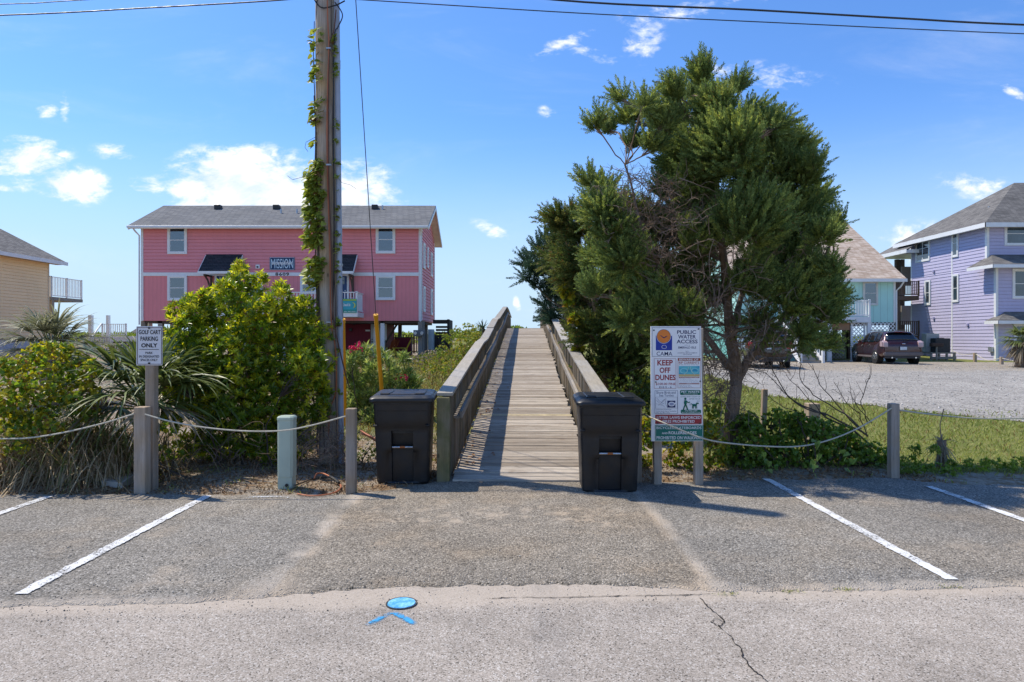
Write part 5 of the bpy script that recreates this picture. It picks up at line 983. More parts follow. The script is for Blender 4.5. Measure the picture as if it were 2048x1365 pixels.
# ================= CARS
def carpaint(name,col):
    g=G(name); n=g.noise(300,1); g.done(g.hsv(col,g.rr(n,.3,.7,.9,1.15)),.22,.35,.6); g.b.inputs['Coat Weight'].default_value=1.; g.b.inputs['Coat Roughness'].default_value=.04; return g.m
TYRE=plain('tyre_rubber',(.02,.02,.02),.85,var=.2); TRIM=plain('dark_grey_bumper',(.05,.05,.052),.6); CARG=plain('car_glass',(.006,.008,.010),.05,spec=1.,var=0.); LAMP=plain('red_lamp_lens',(.30,.012,.01),.15,spec=.8); CLEARL=plain('pale_lamp_lens',(.42,.30,.30),.15,spec=.8)
CHR=plain('chrome',(.7,.7,.72),.12,1.,var=.05)
def suv(x,y,z,rz,label,paint,lampm,plate,lowtail=False,bumper=TRIM):
    t=thing('suv',label,'car',(x,y,z),rz,group='cars parked on the gravel'); L=dict(local=True)
    # length along y, rear at -y
    Ls=[-2.36,-2.33,-2.28,-2.2,-2.08,-1.9,-1.72,-1.5,-1.2,-.8,-.3,.2,.6,.95,1.25,1.5,1.8,2.1,2.28,2.36]
    def ztop(q): 
        pts=[(-2.36,.90),(-2.30,1.08),(-2.2,1.22),(-1.98,1.50),(-1.80,1.635),(-1.5,1.67),(-.6,1.70),(.1,1.685),(.45,1.60),(1.15,1.12),(1.4,1.06),(2.0,.96),(2.25,.85),(2.36,.68)]
        for (a,b),(c,d) in zip(pts,pts[1:]):
            if a<=q<=c: return lerp(b,d,(q-a)/(c-a))
        return .7
    def wid(q): return .965*(1-.10*max(0,(abs(q)-1.75)/.61)**2.0)-.0
    def sec(q):
        zt=ztop(q); w=wid(q); zb=.30+.10*max(0,(abs(q)-1.9)/.46); belt=1.05+.02*(-q)*.5
        gh=zt>belt+.08
        if gh: wr=w*lerp(.93,.70,min(1,(zt-belt)/.62)); p=[(0,zb),(w*.80,zb),(w*.95,zb+.05),(w,zb+.18),(w*1.0,.72),(w*.985,.90),(w*.955,belt),(wr+ (w*.955-wr)*.45,belt+(zt-belt)*.5),(wr,zt-.09),(wr*.90,zt-.025),(wr*.6,zt-.004),(0,zt+.008)]
        else:
            zz=min(belt,zt); p=[(0,zb),(w*.80,zb),(w*.95,zb+.05),(w,min(zb+.18,zz-.12)),(w,min(.68,zz-.10)),(w*.99,zz-.08),(w*.97,zz-.05),(w*.94,zz-.025),(w*.90,zz-.01),(w*.8,zz),(w*.5,zz+.012),(0,zz+.02)]
        return p
    rings=[]
    for q in Ls:
        p=sec(q); rings.append([Vector((a,q,b)) for a,b in p]+[Vector((-a,q,b)) for a,b in p[-2:0:-1]])
    body=MB().loft(rings).build('body',paint,t,smooth=True,**L)
    mo=body.modifiers.new('s','SUBSURF'); mo.levels=1; mo.render_levels=1
    def patch(name,ys,i0,i1,f0,f1,mat,out=.012,sides=(1,-1),par=None,inset=None):
        # surface between section points i0+f0 .. i1+f1 at stations ys
        for s_ in sides:
            V=[];n=6
            for q in ys:
                p=sec(q)
                for k in range(n):
                    u=lerp(i0+f0,i1+f1,k/(n-1)); i=min(int(u),len(p)-2); a=u-i; xx=lerp(p[i][0],p[i+1][0],a); zz=lerp(p[i][1],p[i+1][1],a)
                    dx=p[i+1][0]-p[i][0]; dz=p[i+1][1]-p[i][1]; l=math.hypot(dx,dz) or 1; V.append(Vector((s_*(xx+dz/l*out),q,zz-dx/l*out)))
            m=MB(); m.add(V,[(j*n+k,j*n+k+1,(j+1)*n+k+1,(j+1)*n+k) for j in range(len(ys)-1) for k in range(n-1)]); o=m.build(name,mat,par or t,smooth=True,**L); sd=o.modifiers.new('t','SOLIDIFY'); sd.thickness=.008; sd.offset=0
    lin=lambda a,b,n=5:[lerp(a,b,i/(n-1)) for i in range(n)]
    patch('side_window',lin(-1.70,-1.25),6,8,.22,-.08,CARG); patch('side_window',lin(-1.17,-.30),6,8,.15,-.05,CARG); patch('side_window',lin(-.22,.55),6,8,.15,-.05,CARG)
    def patchx(name,ys,fr,mat,out=.014):
        V=[];n=9
        for q in ys:
            for k in range(n):
                xx=fr(q)*(2*k/(n-1)-1); p=sec(q); top=p[8:]; zz=p[8][1]
                for (a,b),(c,d) in zip(top,top[1:]):
                    if c<=abs(xx)<=a: zz=lerp(b,d,(a-abs(xx))/max(1e-5,a-c))
                V.append(Vector((xx,q-(out if q<0 else -out),zz+out)))
        m=MB(); m.add(V,[(j*n+k,j*n+k+1,(j+1)*n+k+1,(j+1)*n+k) for j in range(len(ys)-1) for k in range(n-1)]); o=m.build(name,mat,t,smooth=True,**L); sd=o.modifiers.new('t','SOLIDIFY'); sd.thickness=.008; sd.offset=0
    patchx('rear_window',lin(-2.20,-1.90,6),lambda q:.70+.1*(-q-1.9),CARG); patchx('windscreen',lin(.52,1.1,6),lambda q:.66+.14*(q-.5),CARG)
    MB().box(-.62,.62,-2.06,-1.80,1.60,1.635).build('spoiler',paint,t,bev=.012,**L); MB().box(-.30,.30,-2.075,-2.06,1.61,1.625).build('brake_light',LAMP,t,**L)
    for s_ in (-1,1): 
        xx=sorted((s_*.70,s_*.925)); m=MB(); m.loft([[Vector((xx[0],q,a)),Vector((xx[1],q+(.0),a)),Vector((xx[1],q2,b)),Vector((xx[0],q,b))] for q,q2,a,b in ((-2.375,-2.36,.86,1.10),(-2.15,-2.12,.90,1.2))]); m.build('tail_light',lampm,t,bev=.02,**L)
        MB().box(*sorted((s_*.86,s_*.975)),-2.30,-2.02,.88,1.14).build('tail_light_wrap',lampm,t,bev=.02,**L)
        MB().box(*sorted((s_*.98,s_*1.14)),.42,.52,1.04,1.20).build('mirror',paint,t,bev=.03,**L)
        MB().box(*sorted((s_*.955,s_*.985)),-1.0,1.0,.33,.42).build('sill_trim',bumper,t,bev=.01,**L); MB().beam((s_*.62,-1.5,1.715),(s_*.64,.1,1.725),.035,.035).build('roof_rail',TRIM,t,**L)
        for q in (-.55,.35): MB().box(*sorted((s_*.965,s_*.99)),q-.1,q+.08,.93,.96).build('door_handle',CHR,t,bev=.006,**L)
        for q in (-1.41,1.41):
            MB().tube([(s_*.70,q,.37),(s_*.972,q,.40)],.42,28).build('wheel_arch',plain('wheel_well',(.01,.01,.01),.9),t,**L)
            w=MB().loft([[Vector((s_*xx_,q+r_*math.cos(a),.365+r_*math.sin(a))) for a in np.linspace(0,2*math.pi,32,endpoint=False)] for xx_,r_ in ((.72,.33),(.75,.365),(.96,.365),(.985,.34),(.985,.25),(.975,.24))],True).build('wheel',TYRE,t,smooth=True,**L)
            m=MB(); m.loft([[Vector((s_*xx_,q+r_*math.cos(a),.365+r_*math.sin(a))) for a in np.linspace(0,2*math.pi,32,endpoint=False)] for xx_,r_ in ((.978,.245),(.99,.235),(.985,.215),(.95,.21))],False)
            m.tube([(s_*.94,q,.365),(s_*.99,q,.365)],.055,12)
            for k in range(5): a=2*math.pi*k/5+.3; m.beam((s_*.975,q,.365),(s_*.982,q+.225*math.cos(a),.365+.225*math.sin(a)),.06,.02,(1,0,0))
            m.build('rim',plain('alloy',(.5,.5,.5),.3,.8),w,**L); MB().tube([(s_*.93,q,.365),(s_*.945,q,.365)],.2,20).build('brake_disc',DARKM,w,**L)
    MB().box(-.90,.90,-2.44,-2.25,.42,.62).build('bumper',bumper,t,bev=.04,seg=2,**L); MB().box(-.80,.80,-2.38,-2.1,.30,.42).build('lower_valance',TRIM,t,bev=.02,**L)
    MB().box(-.86,.86,2.2,2.42,.36,.66).build('front_bumper',bumper,t,bev=.05,**L)
    for s_ in (-1,1): MB().tube([(s_*.55,-2.3,.34),(s_*.55,-2.45,.34)],.04,10).build('exhaust_pipe',CHR,t,**L)
    zp=.80 if not lowtail else .92; MB().box(-.16,.16,-2.405,-2.38,zp-.08,zp+.08).build('licence_plate',plain('plate_white',(.6,.65,.68),.5),t,bev=.004,**L); MB().box(-.18,.18,-2.402,-2.37,zp-.10,zp+.10).build('plate_frame',TRIM,t,**L)
    MB().tube([(-.075,-2.39,1.03),(.075,-2.39,1.03)],.03,8).build('badge',CHR,t,**L)
    if plate=='strip': MB().box(-.42,.42,-2.40,-2.37,1.06,1.12).build('chrome_strip',CHR,t,bev=.006,**L)
    MB().box(-.55,.55,-2.36,-2.33,1.135,1.15).build('hatch_seam',DARKM,t,**L)
    # rear wiper
    MB().beam((.0,-2.285,1.14),(.35,-2.21,1.24),.02,.015).build('wiper',DARKM,t,**L)
    return t
sx=PX(1808,33.8); suv(sx+.33,36.2,gz(sx,36)+.03,R(-8),'dark maroon SUV parked in front of the aqua house',carpaint('maroon_paint',(.055,.012,.012)),CLEARL,'',bumper=plain('silver_grey_bumper',(.14,.12,.12),.5))
sx=PX(1541,29.6); suv(sx+.3,32.0,gz(sx,32)+.0,R(-7),'dark grey brown SUV with red tail lights seen behind the cedar trunk',carpaint('grey_brown_paint',(.045,.035,.032)),LAMP,'strip',True)
# ================= VEGETATION
def rot_from(d,roll):
    """n x 3 directions -> n rotation matrices whose columns are side, direction, normal"""
    d=d/np.linalg.norm(d,axis=1,keepdims=True); up=np.where(np.abs(d[:,2:3])>.95,np.array([[1.,0,0]]),np.array([[0,0,1.]])); s=np.cross(d,up); s/=np.linalg.norm(s,axis=1,keepdims=True); n=np.cross(s,d)
    c=np.cos(roll)[:,None]; q=np.sin(roll)[:,None]; s2=s*c+n*q; n2=np.cross(s2,d); return np.stack([s2,d,n2],2)
def scatter(tv,tf,pos,Rm,sc):
    """template copied to every pos; vertices, faces"""
    tv=np.asarray(tv,float); tf=np.asarray(tf,int); sc=np.asarray(sc,float).reshape(-1,1,1) if np.ndim(sc)<=1 else sc
    v=np.einsum('nij,kj->nki',Rm,tv)*sc+pos[:,None,:]; n=len(pos); f=tf[None]+(np.arange(n)*len(tv))[:,None,None]; return v.reshape(-1,3),f.reshape(-1,tf.shape[1])
class LB:
    def __init__(s): s.v=[];s.f=[];s.n=0
    def add(s,v,f): s.v.append(v); s.f.append(f+s.n); s.n+=len(v)
    def build(s,name,mat,parent,kind=None,smooth=False):
        if not s.v: return None
        v=np.concatenate(s.v); 
        if parent is not None: v=v-np.array(rootloc(parent))[None]
        return link(name,fastmesh(name,v,np.concatenate(s.f)),mat,parent,smooth=smooth,kind=kind)
def rdir(n,up=0.,r=rng):
    d=r.normal(size=(n,3)); d/=np.linalg.norm(d,axis=1,keepdims=True); d[:,2]+=up; return d/np.linalg.norm(d,axis=1,keepdims=True)
# templates: leaf folded along its midrib, base at the origin, pointing along +y
def leaf_t(w=.32,fold=.10,droop=.08,wide=.5):
    v=[(0,0,0),(w/2,wide,fold),(0,1,-droop),(-w/2,wide,fold),(0,wide,0)]; return np.array(v),np.array([(0,1,2,4),(0,4,2,3)])
def blade_t(n=3,w=.06,droop=.3):
    v=[];f=[]
    for k in range(n+1):
        t=k/n; ww=w*(1-t**1.6)*.5+.001; v+=[(ww,t,-droop*t*t),(-ww,t,-droop*t*t)]
    for k in range(n): f.append((2*k,2*k+1,2*k+3,2*k+2))
    return np.array(v),np.array(f)
def heart_t():
    v=[(0,0,0),(.30,-.08,.05),(.46,.22,.08),(.26,.66,.04),(0,1,-.08),(-.26,.66,.04),(-.46,.22,.08),(-.30,-.08,.05),(0,.3,0)]
    return np.array(v),np.array([(0,1,2,8),(8,2,3,4),(8,4,5,6),(0,8,6,7)])
def ellipsoid_pts(c,r,n,shell=.0,up=None):
    d=rdir(n); 
    rad=rng.uniform(shell,1,n)**(1/3) if shell==0 else rng.uniform(shell,1,n)
    return np.array(c)[None]+d*rad[:,None]*np.array(r)[None],d
def rosette(lb,pos,axis,size,k,spread=.9,T=None,jit=.3):
    """k leaves round every axis at every pos"""
    T=T or leaf_t(); n=len(pos); B=rot_from(axis,rng.uniform(0,6.28,n))
    for j in range(k):
        a=2*math.pi*j*.618+rng.uniform(-.3,.3,n); sp=spread*(.35+.65*(j+1)/k)+rng.uniform(-jit,jit,n)*.5
        loc=np.stack([np.cos(a)*np.sin(sp),np.cos(sp),np.sin(a)*np.sin(sp)],1); d=np.einsum('nij,nj->ni',B,loc)
        # keep the leaf's upper side towards the axis
        side=np.cross(d,axis); side/=np.linalg.norm(side,axis=1,keepdims=True)+1e-6; nn=np.cross(side,d); Rm=np.stack([side,d,nn],2)
        v,f=scatter(T[0],T[1],pos,Rm,size*rng.uniform(.65,1.15,n)); lb.add(v,f)
def limb(m,a,b,r0,r1,bend=.15,n=7,sides=6,sag=0.):
    a=Vector(a);b=Vector(b); L=(b-a).length; o=Vector(rng.normal(size=3))*bend*L; pts=[];rr=[]
    for k in range(n):
        t=k/(n-1); w=math.sin(math.pi*t); j=Vector(rng.normal(size=3))*L*.012*(0<k<n-1); pts.append(a.lerp(b,t)+o*w*.5+j+Vector((0,0,-sag*w*L))); rr.append(lerp(r0,r1,t))
    m.tube(pts,rr,sides,cap=False); return pts
BARK=wood('shaggy_bark',(.26,.185,.13),'z',streak=.9,knots=False); TWIG=plain('dead_twig_bark',(.20,.14,.10),.9,var=.4); DARKTW=plain('dark_twig_bark',(.085,.065,.05),.9,var=.4)
# ---------- junipers
def spray_t(n=44,seed=1):
    r=np.random.default_rng(seed); V=[];Fc=[]
    for i in range(n):
        t=(i+.5)/n; a=i*2.4; base=np.array([0,t*.9,0]); L=.25*(1-.6*t)*r.uniform(.7,1.25); op=R(42-12*t)
        d=np.array([math.cos(a)*math.sin(op),math.cos(op),math.sin(a)*math.sin(op)*.75]); d/=np.linalg.norm(d); s_=np.cross(d,r.normal(size=3)); s_/=np.linalg.norm(s_); w=.021*r.uniform(.7,1.3)
        b=len(V); V+=[base-s_*w*.5,base+d*L*.55-s_*w,base+d*L,base+d*L*.55+s_*w]; Fc.append((b,b+1,b+2,b+3))
    return np.array(V),np.array(Fc)
SPR=[spray_t(44,k) for k in range(4)]
def juniper(name,label,trunks,clumps,D,mats,scale=1.,dens=1.,dead=(),size=.26,mind=None,skirt=()):
    base=P(*trunks[0][0][:2],trunks[0][0][2] if len(trunks[0][0])>2 else D); t=thing(name,label,'tree',(base.x,base.y,gz(base.x,base.y)))
    TP=[]; m=MB()
    for tr,r0,r1 in [(q[0:-2],q[-2],q[-1]) for q in trunks]:
        pts=[P(p[0],p[1],p[2] if len(p)>2 else D) for p in tr]; k=len(pts); Q=[];RR=[]
        for i in range(k-1):
            for j in range(5):
                tt=j/5; p=pts[i].lerp(pts[i+1],tt); u=(i+tt)/(k-1); p=p+Vector((nz(u*9,1,1,3)*.03,nz(u*9,2,1,5)*.05,0)); Q.append(p); RR.append(lerp(r0,r1,u)*(1+.12*nz(u*14,3,1,1)))
        Q.append(pts[-1]); RR.append(r1); TP+=list(zip(Q,RR))
        # lobed cross section reads as stringy bark
        n=16; vs=[]
        for i,(p,r_) in enumerate(zip(Q,RR)):
            for j in range(n): a=2*math.pi*j/n; rr_=r_*(1+.10*math.sin(3*a+i*.25)+.07*math.sin(7*a-i*.4)); vs.append((p.x+rr_*math.cos(a),p.y+rr_*math.sin(a),p.z))
        m.add(vs,[(i*n+j,i*n+(j+1)%n,(i+1)*n+(j+1)%n,(i+1)*n+j) for i in range(len(Q)-1) for j in range(n)])
    m.build('trunk',BARK,t,smooth=True)
    lim=MB(); leaf=[LB() for _ in mats]
    for ci,c in enumerate(clumps):
        px,py,rp=c[:3]; dD=c[3] if len(c)>3 else rng.uniform(-.75,.75)*scale; cD=D+dD; C=P(px,py,cD); r_=max(.38*rp,rp-22)/F*cD
        low=[q for q in TP if q[0].z<C.z-.15*r_]; 
        if low: p0,rr_=min(low,key=lambda q:(q[0]-C).length+.6*abs((q[0].z-(C.z-1.2*abs(q[0].x-C.x)*.5))))
        else: p0,rr_=TP[len(TP)//2]
        pts=limb(lim,p0,C,min(rr_*.6,.05*scale),.010,.12,8,6)
        n=int(len(SPR)*0+150*dens*(rp/60)**2)+14
        pos,d=ellipsoid_pts(C,(r_,r_*.95,r_*.9),n,shell=.35)
        ax=d*.55+ (C-p0).normalized()[:]*np.array([.55]) if 0 else d*.6+np.array((C-p0).normalized())[None]*.45; ax[:,2]+=.42; ax+=rng.normal(size=ax.shape)*.16+rng.normal(size=(1,3))*.25
        # twigs from the limb end to the sprays
        for q in pos[::5]: limb(lim,pts[-3] if rng.random()<.5 else pts[-1],q,.007*scale,.003,.1,4,3)
        Rm=rot_from(ax,rng.uniform(0,6.28,n)); sc=size*scale*rng.uniform(.7,1.35,n)
        w_=rng.random(n)
        for k in range(len(mats)):
            sel=(w_<.72) if k==0 else (w_>=.72)  # sprays split at random between the two leaf materials
            if sel.sum():
                T_=SPR[(ci+k)%4]; v,f=scatter(T_[0],T_[1],pos[sel],Rm[sel],sc[sel]); leaf[k].add(v,f)
    lim.build('limbs',BARK,t,kind='stuff')
    for k,(l,mt) in enumerate(zip(leaf,mats)): l.build('crown' if k==0 else 'crown_second_sprays',mt,t,kind='stuff')
    if dead:
        dm=MB()
        for (px,py,rx,ry,n) in dead:
            for _ in range(n):
                a=rng.uniform(0,6.28); rr_=math.sqrt(rng.uniform(0,1)); p=P(px+rx*rr_*math.cos(a),py+ry*rr_*math.sin(a),D+rng.uniform(-.9,.5)*scale); d=Vector(rdir(1,.15)[0]); L=rng.uniform(.18,.55)*scale
                pts=limb(dm,p,p+d*L,.006*scale,.0022*scale,.35,6,3)
                for _2 in range(3): q=pts[int(rng.integers(1,5))]; limb(dm,q,q+Vector(rdir(1)[0])*L*.4,.003*scale,.0015*scale,.3,4,3)
        dm.build('dead_twigs',TWIG,t,kind='stuff')
    return t
JG=leafmat('juniper_green',(.10,.155,.05),(.22,.275,.085),.34,.6,.35,1.3,.2,.02); JL=leafmat('juniper_light_tips',(.20,.26,.06),(.33,.36,.10),.4,.6,.3,2.,.2)
JB=leafmat('juniper_dark',(.055,.085,.025),(.13,.17,.045),.32,.6,.4,1.,.2,.06); JY=leafmat('juniper_olive',(.12,.15,.04),(.22,.21,.06),.34,.6,.35,1.5,.2,.08); PN=leafmat('pine_blue_green',(.025,.055,.03),(.065,.11,.065),.2,.6,.35,1.5,.2)
tree1=juniper('juniper_tree','tall ragged juniper behind the vine mound with a shaggy reddish trunk',[[(1461,952),(1461,890),(1463,830),(1472,770),(1466,700),(1458,620),(1448,520),(1436,400),(1418,260),(1405,150),.112,.015],[(1468,770),(1500,715,9.1),(1548,660,9.2),(1600,600,9.3),(1640,540,9.4),.075,.02],[(1462,740),(1425,690,8.8),(1388,640,8.8),(1345,570,8.9),(1290,480,8.9),(1250,330,8.9),.06,.012],[(1462,700),(1480,600,9.5),(1515,480,9.6),(1540,360,9.6),.05,.015]],
 [(1360,330,48),(1345,385,52,.3),(1375,440,58,.2),(1325,470,54,.3),(1285,440,44,.3),(1240,425,44,.2),(1300,555,62),(1250,520,56),(1200,425,44),(1210,385,34),(1340,600,64),(1385,560,64,.4),(1400,360,56,-.4),(1390,480,56,-.4),(1310,620,50,-.6),(1370,635,48,-.5),(1405,140,16,0),(1404,165,30,0),(1392,195,48),(1440,225,58),(1352,200,34),(1350,245,48),(1500,240,48),(1470,180,26),(1545,262,48),(1590,300,44),(1450,300,90),(1525,345,85),(1600,360,52),(1628,335,20),(1632,395,34),(1385,300,62),(1330,250,40),(1310,215,26),(1350,170,14),(1262,240,38),(1245,200,18),(1222,262,24),(1190,255,22),(1285,215,24),(1260,290,26),(1300,300,26),
  (1190,385,26),(1180,370,14),(1205,430,34),(1225,470,44),(1200,520,28),(1270,500,46),(1320,540,50),(1410,420,62),(1410,500,60),(1500,450,90),(1590,440,78),(1570,520,80),(1645,480,32),(1640,560,48),(1665,545,24),(1668,468,18),(1680,450,12),(1640,610,42),(1585,600,64),(1500,570,62),(1520,650,38),(1600,672,34),(1650,640,30),(1668,600,22),(1440,600,40),(1370,610,52),(1290,590,58),(1235,560,44),(1190,590,30),(1330,650,44),(1400,655,26),(1260,640,40),(1600,700,22),(1640,690,20),(1340,700,30),],9.0,(JG,JL),1.,2.0,dead=[(1310,430,105,90,210),(1380,520,100,110,190),(1440,660,80,80,150),(1420,760,55,60,110),(1500,610,90,90,50),(1520,700,70,45,60),(1460,840,30,80,30),(1590,560,80,90,30)],size=.27)
tree2=juniper('juniper_tree','bushy olive green juniper between the boardwalk and the water access sign',[[(1222,800),(1215,740),(1205,680),(1190,600),(1170,520),.12,.03],[(1218,760),(1250,690),(1290,610),(1310,560),.08,.02],[(1214,740),(1240,700,12.4),(1232,640,12.3),(1215,560,12.3),.06,.02]],
 [(1110,440,20),(1125,450,32),(1135,490,44),(1165,470,36),(1110,520,26),(1160,540,60),(1205,510,50),(1185,600,66),(1250,570,60),(1290,620,60),(1240,650,60),(1300,560,50),(1340,600,40),(1180,670,42),(1225,720,44),(1290,690,50),(1195,745,30),(1250,770,40),(1145,590,36),(1320,660,40),(1270,730,36),(1160,630,30),(1220,790,34),(1275,790,30),(1150,440,18)],12.6,(JB,JY),1.35,2.0,dead=[(1240,700,50,80,40)],size=.27)
# pine behind, dark needles
tree3=juniper('pine_tree','dark wind-bent pine at the top of the boardwalk, left of the bushy juniper',[[(1150,690),(1140,640),(1120,590),(1100,530),(1090,480),.16,.04],[(1130,620),(1100,600),(1060,560),.07,.02]],
 [(1058,530,18),(1052,555,12),(1080,505,26),(1095,480,22),(1112,510,32),(1088,545,32),(1118,560,38),(1100,590,34),(1125,615,34),(1140,560,34),(1112,640,24),(1132,660,28),(1075,575,16),(1150,620,30),(1065,548,16),(1098,615,22)],21.,(PN,PN),2.0,1.2,size=.27)
# understory beside the walkway, right
def bushclumps(name,label,cl,D,mats,leafsize,T=None,k=6,dens=1.,cat='shrub',stems=True,up=.35,spread=1.0,shell=.45,depth=1.,base=None,mat_w=.7,ground=True,group=None):
    xs=[c[0] for c in cl]; mx_=sum(xs)/len(xs); b=P(mx_,VY,D); t=thing(name,label,cat,(b.x,b.y,gz(b.x,b.y)),group=group); L1=[LB() for _ in mats]; sm_=MB(); bp=Vector((b.x,b.y,gz(b.x,b.y)))
    for c in cl:
        px,py,rp=c[:3]; cD=D+(c[3] if len(c)>3 else rng.uniform(-.4,.4)*depth); C=P(px,py,cD); r_=rp/F*cD; n=int(dens*90*(r_/ .3)**2)+10
        pos,d=ellipsoid_pts(C,(r_,r_*.9,r_*.9),n,shell=shell); ax=d.copy(); ax[:,2]+=up; ax+=rng.normal(size=ax.shape)*.25; ax/=np.linalg.norm(ax,axis=1,keepdims=True)
        g_=np.array([gz(p[0],p[1]) for p in pos]); ok=pos[:,2]>g_+.02; pos=pos[ok];ax=ax[ok]
        if len(pos)==0: continue
        top=(pos[:,2]-C.z)/r_; w_=rng.random(len(pos))-(top*.28)  # second tone gathers at clump tops: new growth plus painted sunlit highlights
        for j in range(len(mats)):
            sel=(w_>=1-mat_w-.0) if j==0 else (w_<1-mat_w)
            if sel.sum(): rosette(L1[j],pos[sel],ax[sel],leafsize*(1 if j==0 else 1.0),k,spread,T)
        if stems and (len(cl)<20 or py>700):
            s0=Vector((lerp(bp.x,C.x,.5)+rng.normal()*.12,lerp(bp.y,C.y,.6),0)); s0.z=gz(s0.x,s0.y)-.02; pts=limb(sm_,s0,C,.013,.005,.25,8,5)
            for q in pos[::9]: limb(sm_,pts[5],q,.006,.003,.15,4,3)
    if stems: sm_.build('stems',DARKTW,t,kind='stuff')
    for j,(l,mt) in enumerate(zip(L1,mats)): l.build('leaves' if j==0 else 'young_sunlit_leaves',mt,t,kind='stuff')
    return t
PIT=leafmat('glossy_bush_leaf',(.09,.165,.015),(.22,.30,.022),.42,.30,.3,1.5,.5,.01); PITY=leafmat('young_sunlit_bush_leaf',(.42,.45,.02),(.64,.62,.05),.5,.35,.25,2.,.5,.05)  # bright yellow tone paints sunlit highlights as well as new growth
def big(cs): return cs
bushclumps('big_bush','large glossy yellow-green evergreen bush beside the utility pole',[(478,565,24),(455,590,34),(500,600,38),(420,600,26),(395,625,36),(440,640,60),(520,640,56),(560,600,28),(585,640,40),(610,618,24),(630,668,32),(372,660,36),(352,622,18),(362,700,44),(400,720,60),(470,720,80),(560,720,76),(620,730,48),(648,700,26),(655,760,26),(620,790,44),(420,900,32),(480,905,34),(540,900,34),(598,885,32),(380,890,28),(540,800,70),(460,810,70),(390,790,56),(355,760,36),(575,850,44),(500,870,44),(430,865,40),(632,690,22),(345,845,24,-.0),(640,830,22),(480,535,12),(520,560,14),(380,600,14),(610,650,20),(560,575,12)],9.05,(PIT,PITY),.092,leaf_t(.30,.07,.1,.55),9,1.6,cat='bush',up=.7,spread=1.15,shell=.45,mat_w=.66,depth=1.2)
# lower dim stems and trailing twigs under the big bush
tw=MB(); 
for _ in range(420):
    px=rng.uniform(600,700) if _%3 else rng.uniform(370,600); D=rng.uniform(8.0,9.3); x=PX(px,D); z=gz(x,D); p=Vector((x,D,z+rng.uniform(0,.5))); d=Vector(rdir(1,-.1)[0]); limb(tw,p,p+d*rng.uniform(.15,.5),.0035,.0015,.5,7,3)
tag(tw.build('dead_vine_tangle',TWIG,None),'tangle of dead grey brown vine stems at the foot of the bush and pole','dead vines',kind='stuff')
def blades(lb,pos,dirs,length,w,droop,n=6):
    """arching strips: start, start direction, length, width, droop"""
    N=len(pos); d=dirs/np.linalg.norm(dirs,axis=1,keepdims=True); side=np.cross(d,np.array([[0,0,1.]])+rng.normal(size=d.shape)*.25); side/=np.linalg.norm(side,axis=1,keepdims=True)
    V=np.zeros((N,(n+1)*2,3)); 
    for k in range(n+1):
        t=k/n; c=pos+d*(length*t)[:,None]; c[:,2]-=droop*length*t**2.2; 
        g_=0.012; c[:,2]=np.maximum(c[:,2],g_+0*c[:,2]); ww=(w*(1-t**2.5)*.5+.0006)[:,None]*(1 if k else .6); V[:,2*k]=c+side*ww; V[:,2*k+1]=c-side*ww
    f=np.array([(2*k,2*k+1,2*k+3,2*k+2) for k in range(n)]); F_=f[None]+(np.arange(N)*(n+1)*2)[:,None,None]; lb.add(V.reshape(-1,3),F_.reshape(-1,4))
# ornamental grass mass at the left edge
STRAW=leafmat('dry_straw_blade',(.28,.19,.10),(.52,.41,.25),.3,.6,.35,1.,.2); GBL=leafmat('green_grass_blade',(.10,.14,.03),(.21,.24,.07),.35,.45,.35,1.,.35,.1)
def clumpgrass(label,cx,D,spread,N,H,group):
    x=PX(cx,D); t=thing('grass_clump',label,'ornamental grass',(x,D,gz(x,D)),group=group); a=LB();b=LB()
    for lb,n,hh,dr in ((a,int(N*.78),H*.95,1.15),(b,int(N*.22),H,.8)):
        pos=np.stack([x+rng.normal(size=n)*spread*.33,D+rng.normal(size=n)*spread*.22,np.full(n,gz(x,D))+rng.uniform(0,.05,n)],1)
        ang=rng.uniform(0,6.28,n); tilt=np.abs(rng.normal(size=n))*.42+.08; di=np.stack([np.cos(ang)*np.sin(tilt),np.sin(ang)*np.sin(tilt),np.cos(tilt)],1); blades(lb,pos,di,hh*rng.uniform(.55,1.25,n),rng.uniform(.006,.014,n),dr*rng.uniform(.5,1.25,n),8)
    a.build('dry_blades',STRAW,t,kind='stuff'); b.build('green_blades',GBL,t,kind='stuff'); return t
gr='long-bladed grass clumps along the left edge'
clumpgrass('straw-coloured grass clump cut by the left edge of the photo',20,8.15,1.0,2600,1.5,gr); clumpgrass('tallest brown grass clump under the yellow vine',125,8.15,.95,3000,1.6,gr); clumpgrass('low grass clump leaning toward the golf cart sign',225,8.1,.8,1700,1.25,gr); clumpgrass('grass clump outside the left edge of the frame',-90,8.1,.9,1100,1.5,gr)
HV=heart_t(); VY1=leafmat('vine_leaf_green',(.12,.21,.025),(.24,.32,.04),.45,.4,.3,2.,.4,.03); VY2=leafmat('vine_leaf_yellow',(.30,.30,.025),(.48,.42,.04),.45,.4,.3,2.,.4,.12)
bushclumps('smilax_vine','yellow green vine with round leaves over the tall grass clump',[(50,740,44),(100,715,36),(140,740,44),(80,770,44),(30,790,40),(160,790,40),(110,800,40),(60,830,34),(20,730,24),(180,740,24),(130,700,16),(90,695,16),(30,840,30),(10,860,26),(70,700,14),(30,880,36),(90,850,36),(5,800,40),(170,830,30)],7.75,(VY1,VY2),.048,HV,4,1.9,cat='vine',up=.1,spread=1.4,mat_w=.50,stems=False)
bushclumps('smilax_vine','patch of vine leaves at the foot of the golf cart sign post',[(330,860,24),(350,900,22),(318,905,18)],7.9,(VY1,VY2),.05,HV,4,.5,cat='vine',mat_w=.7)
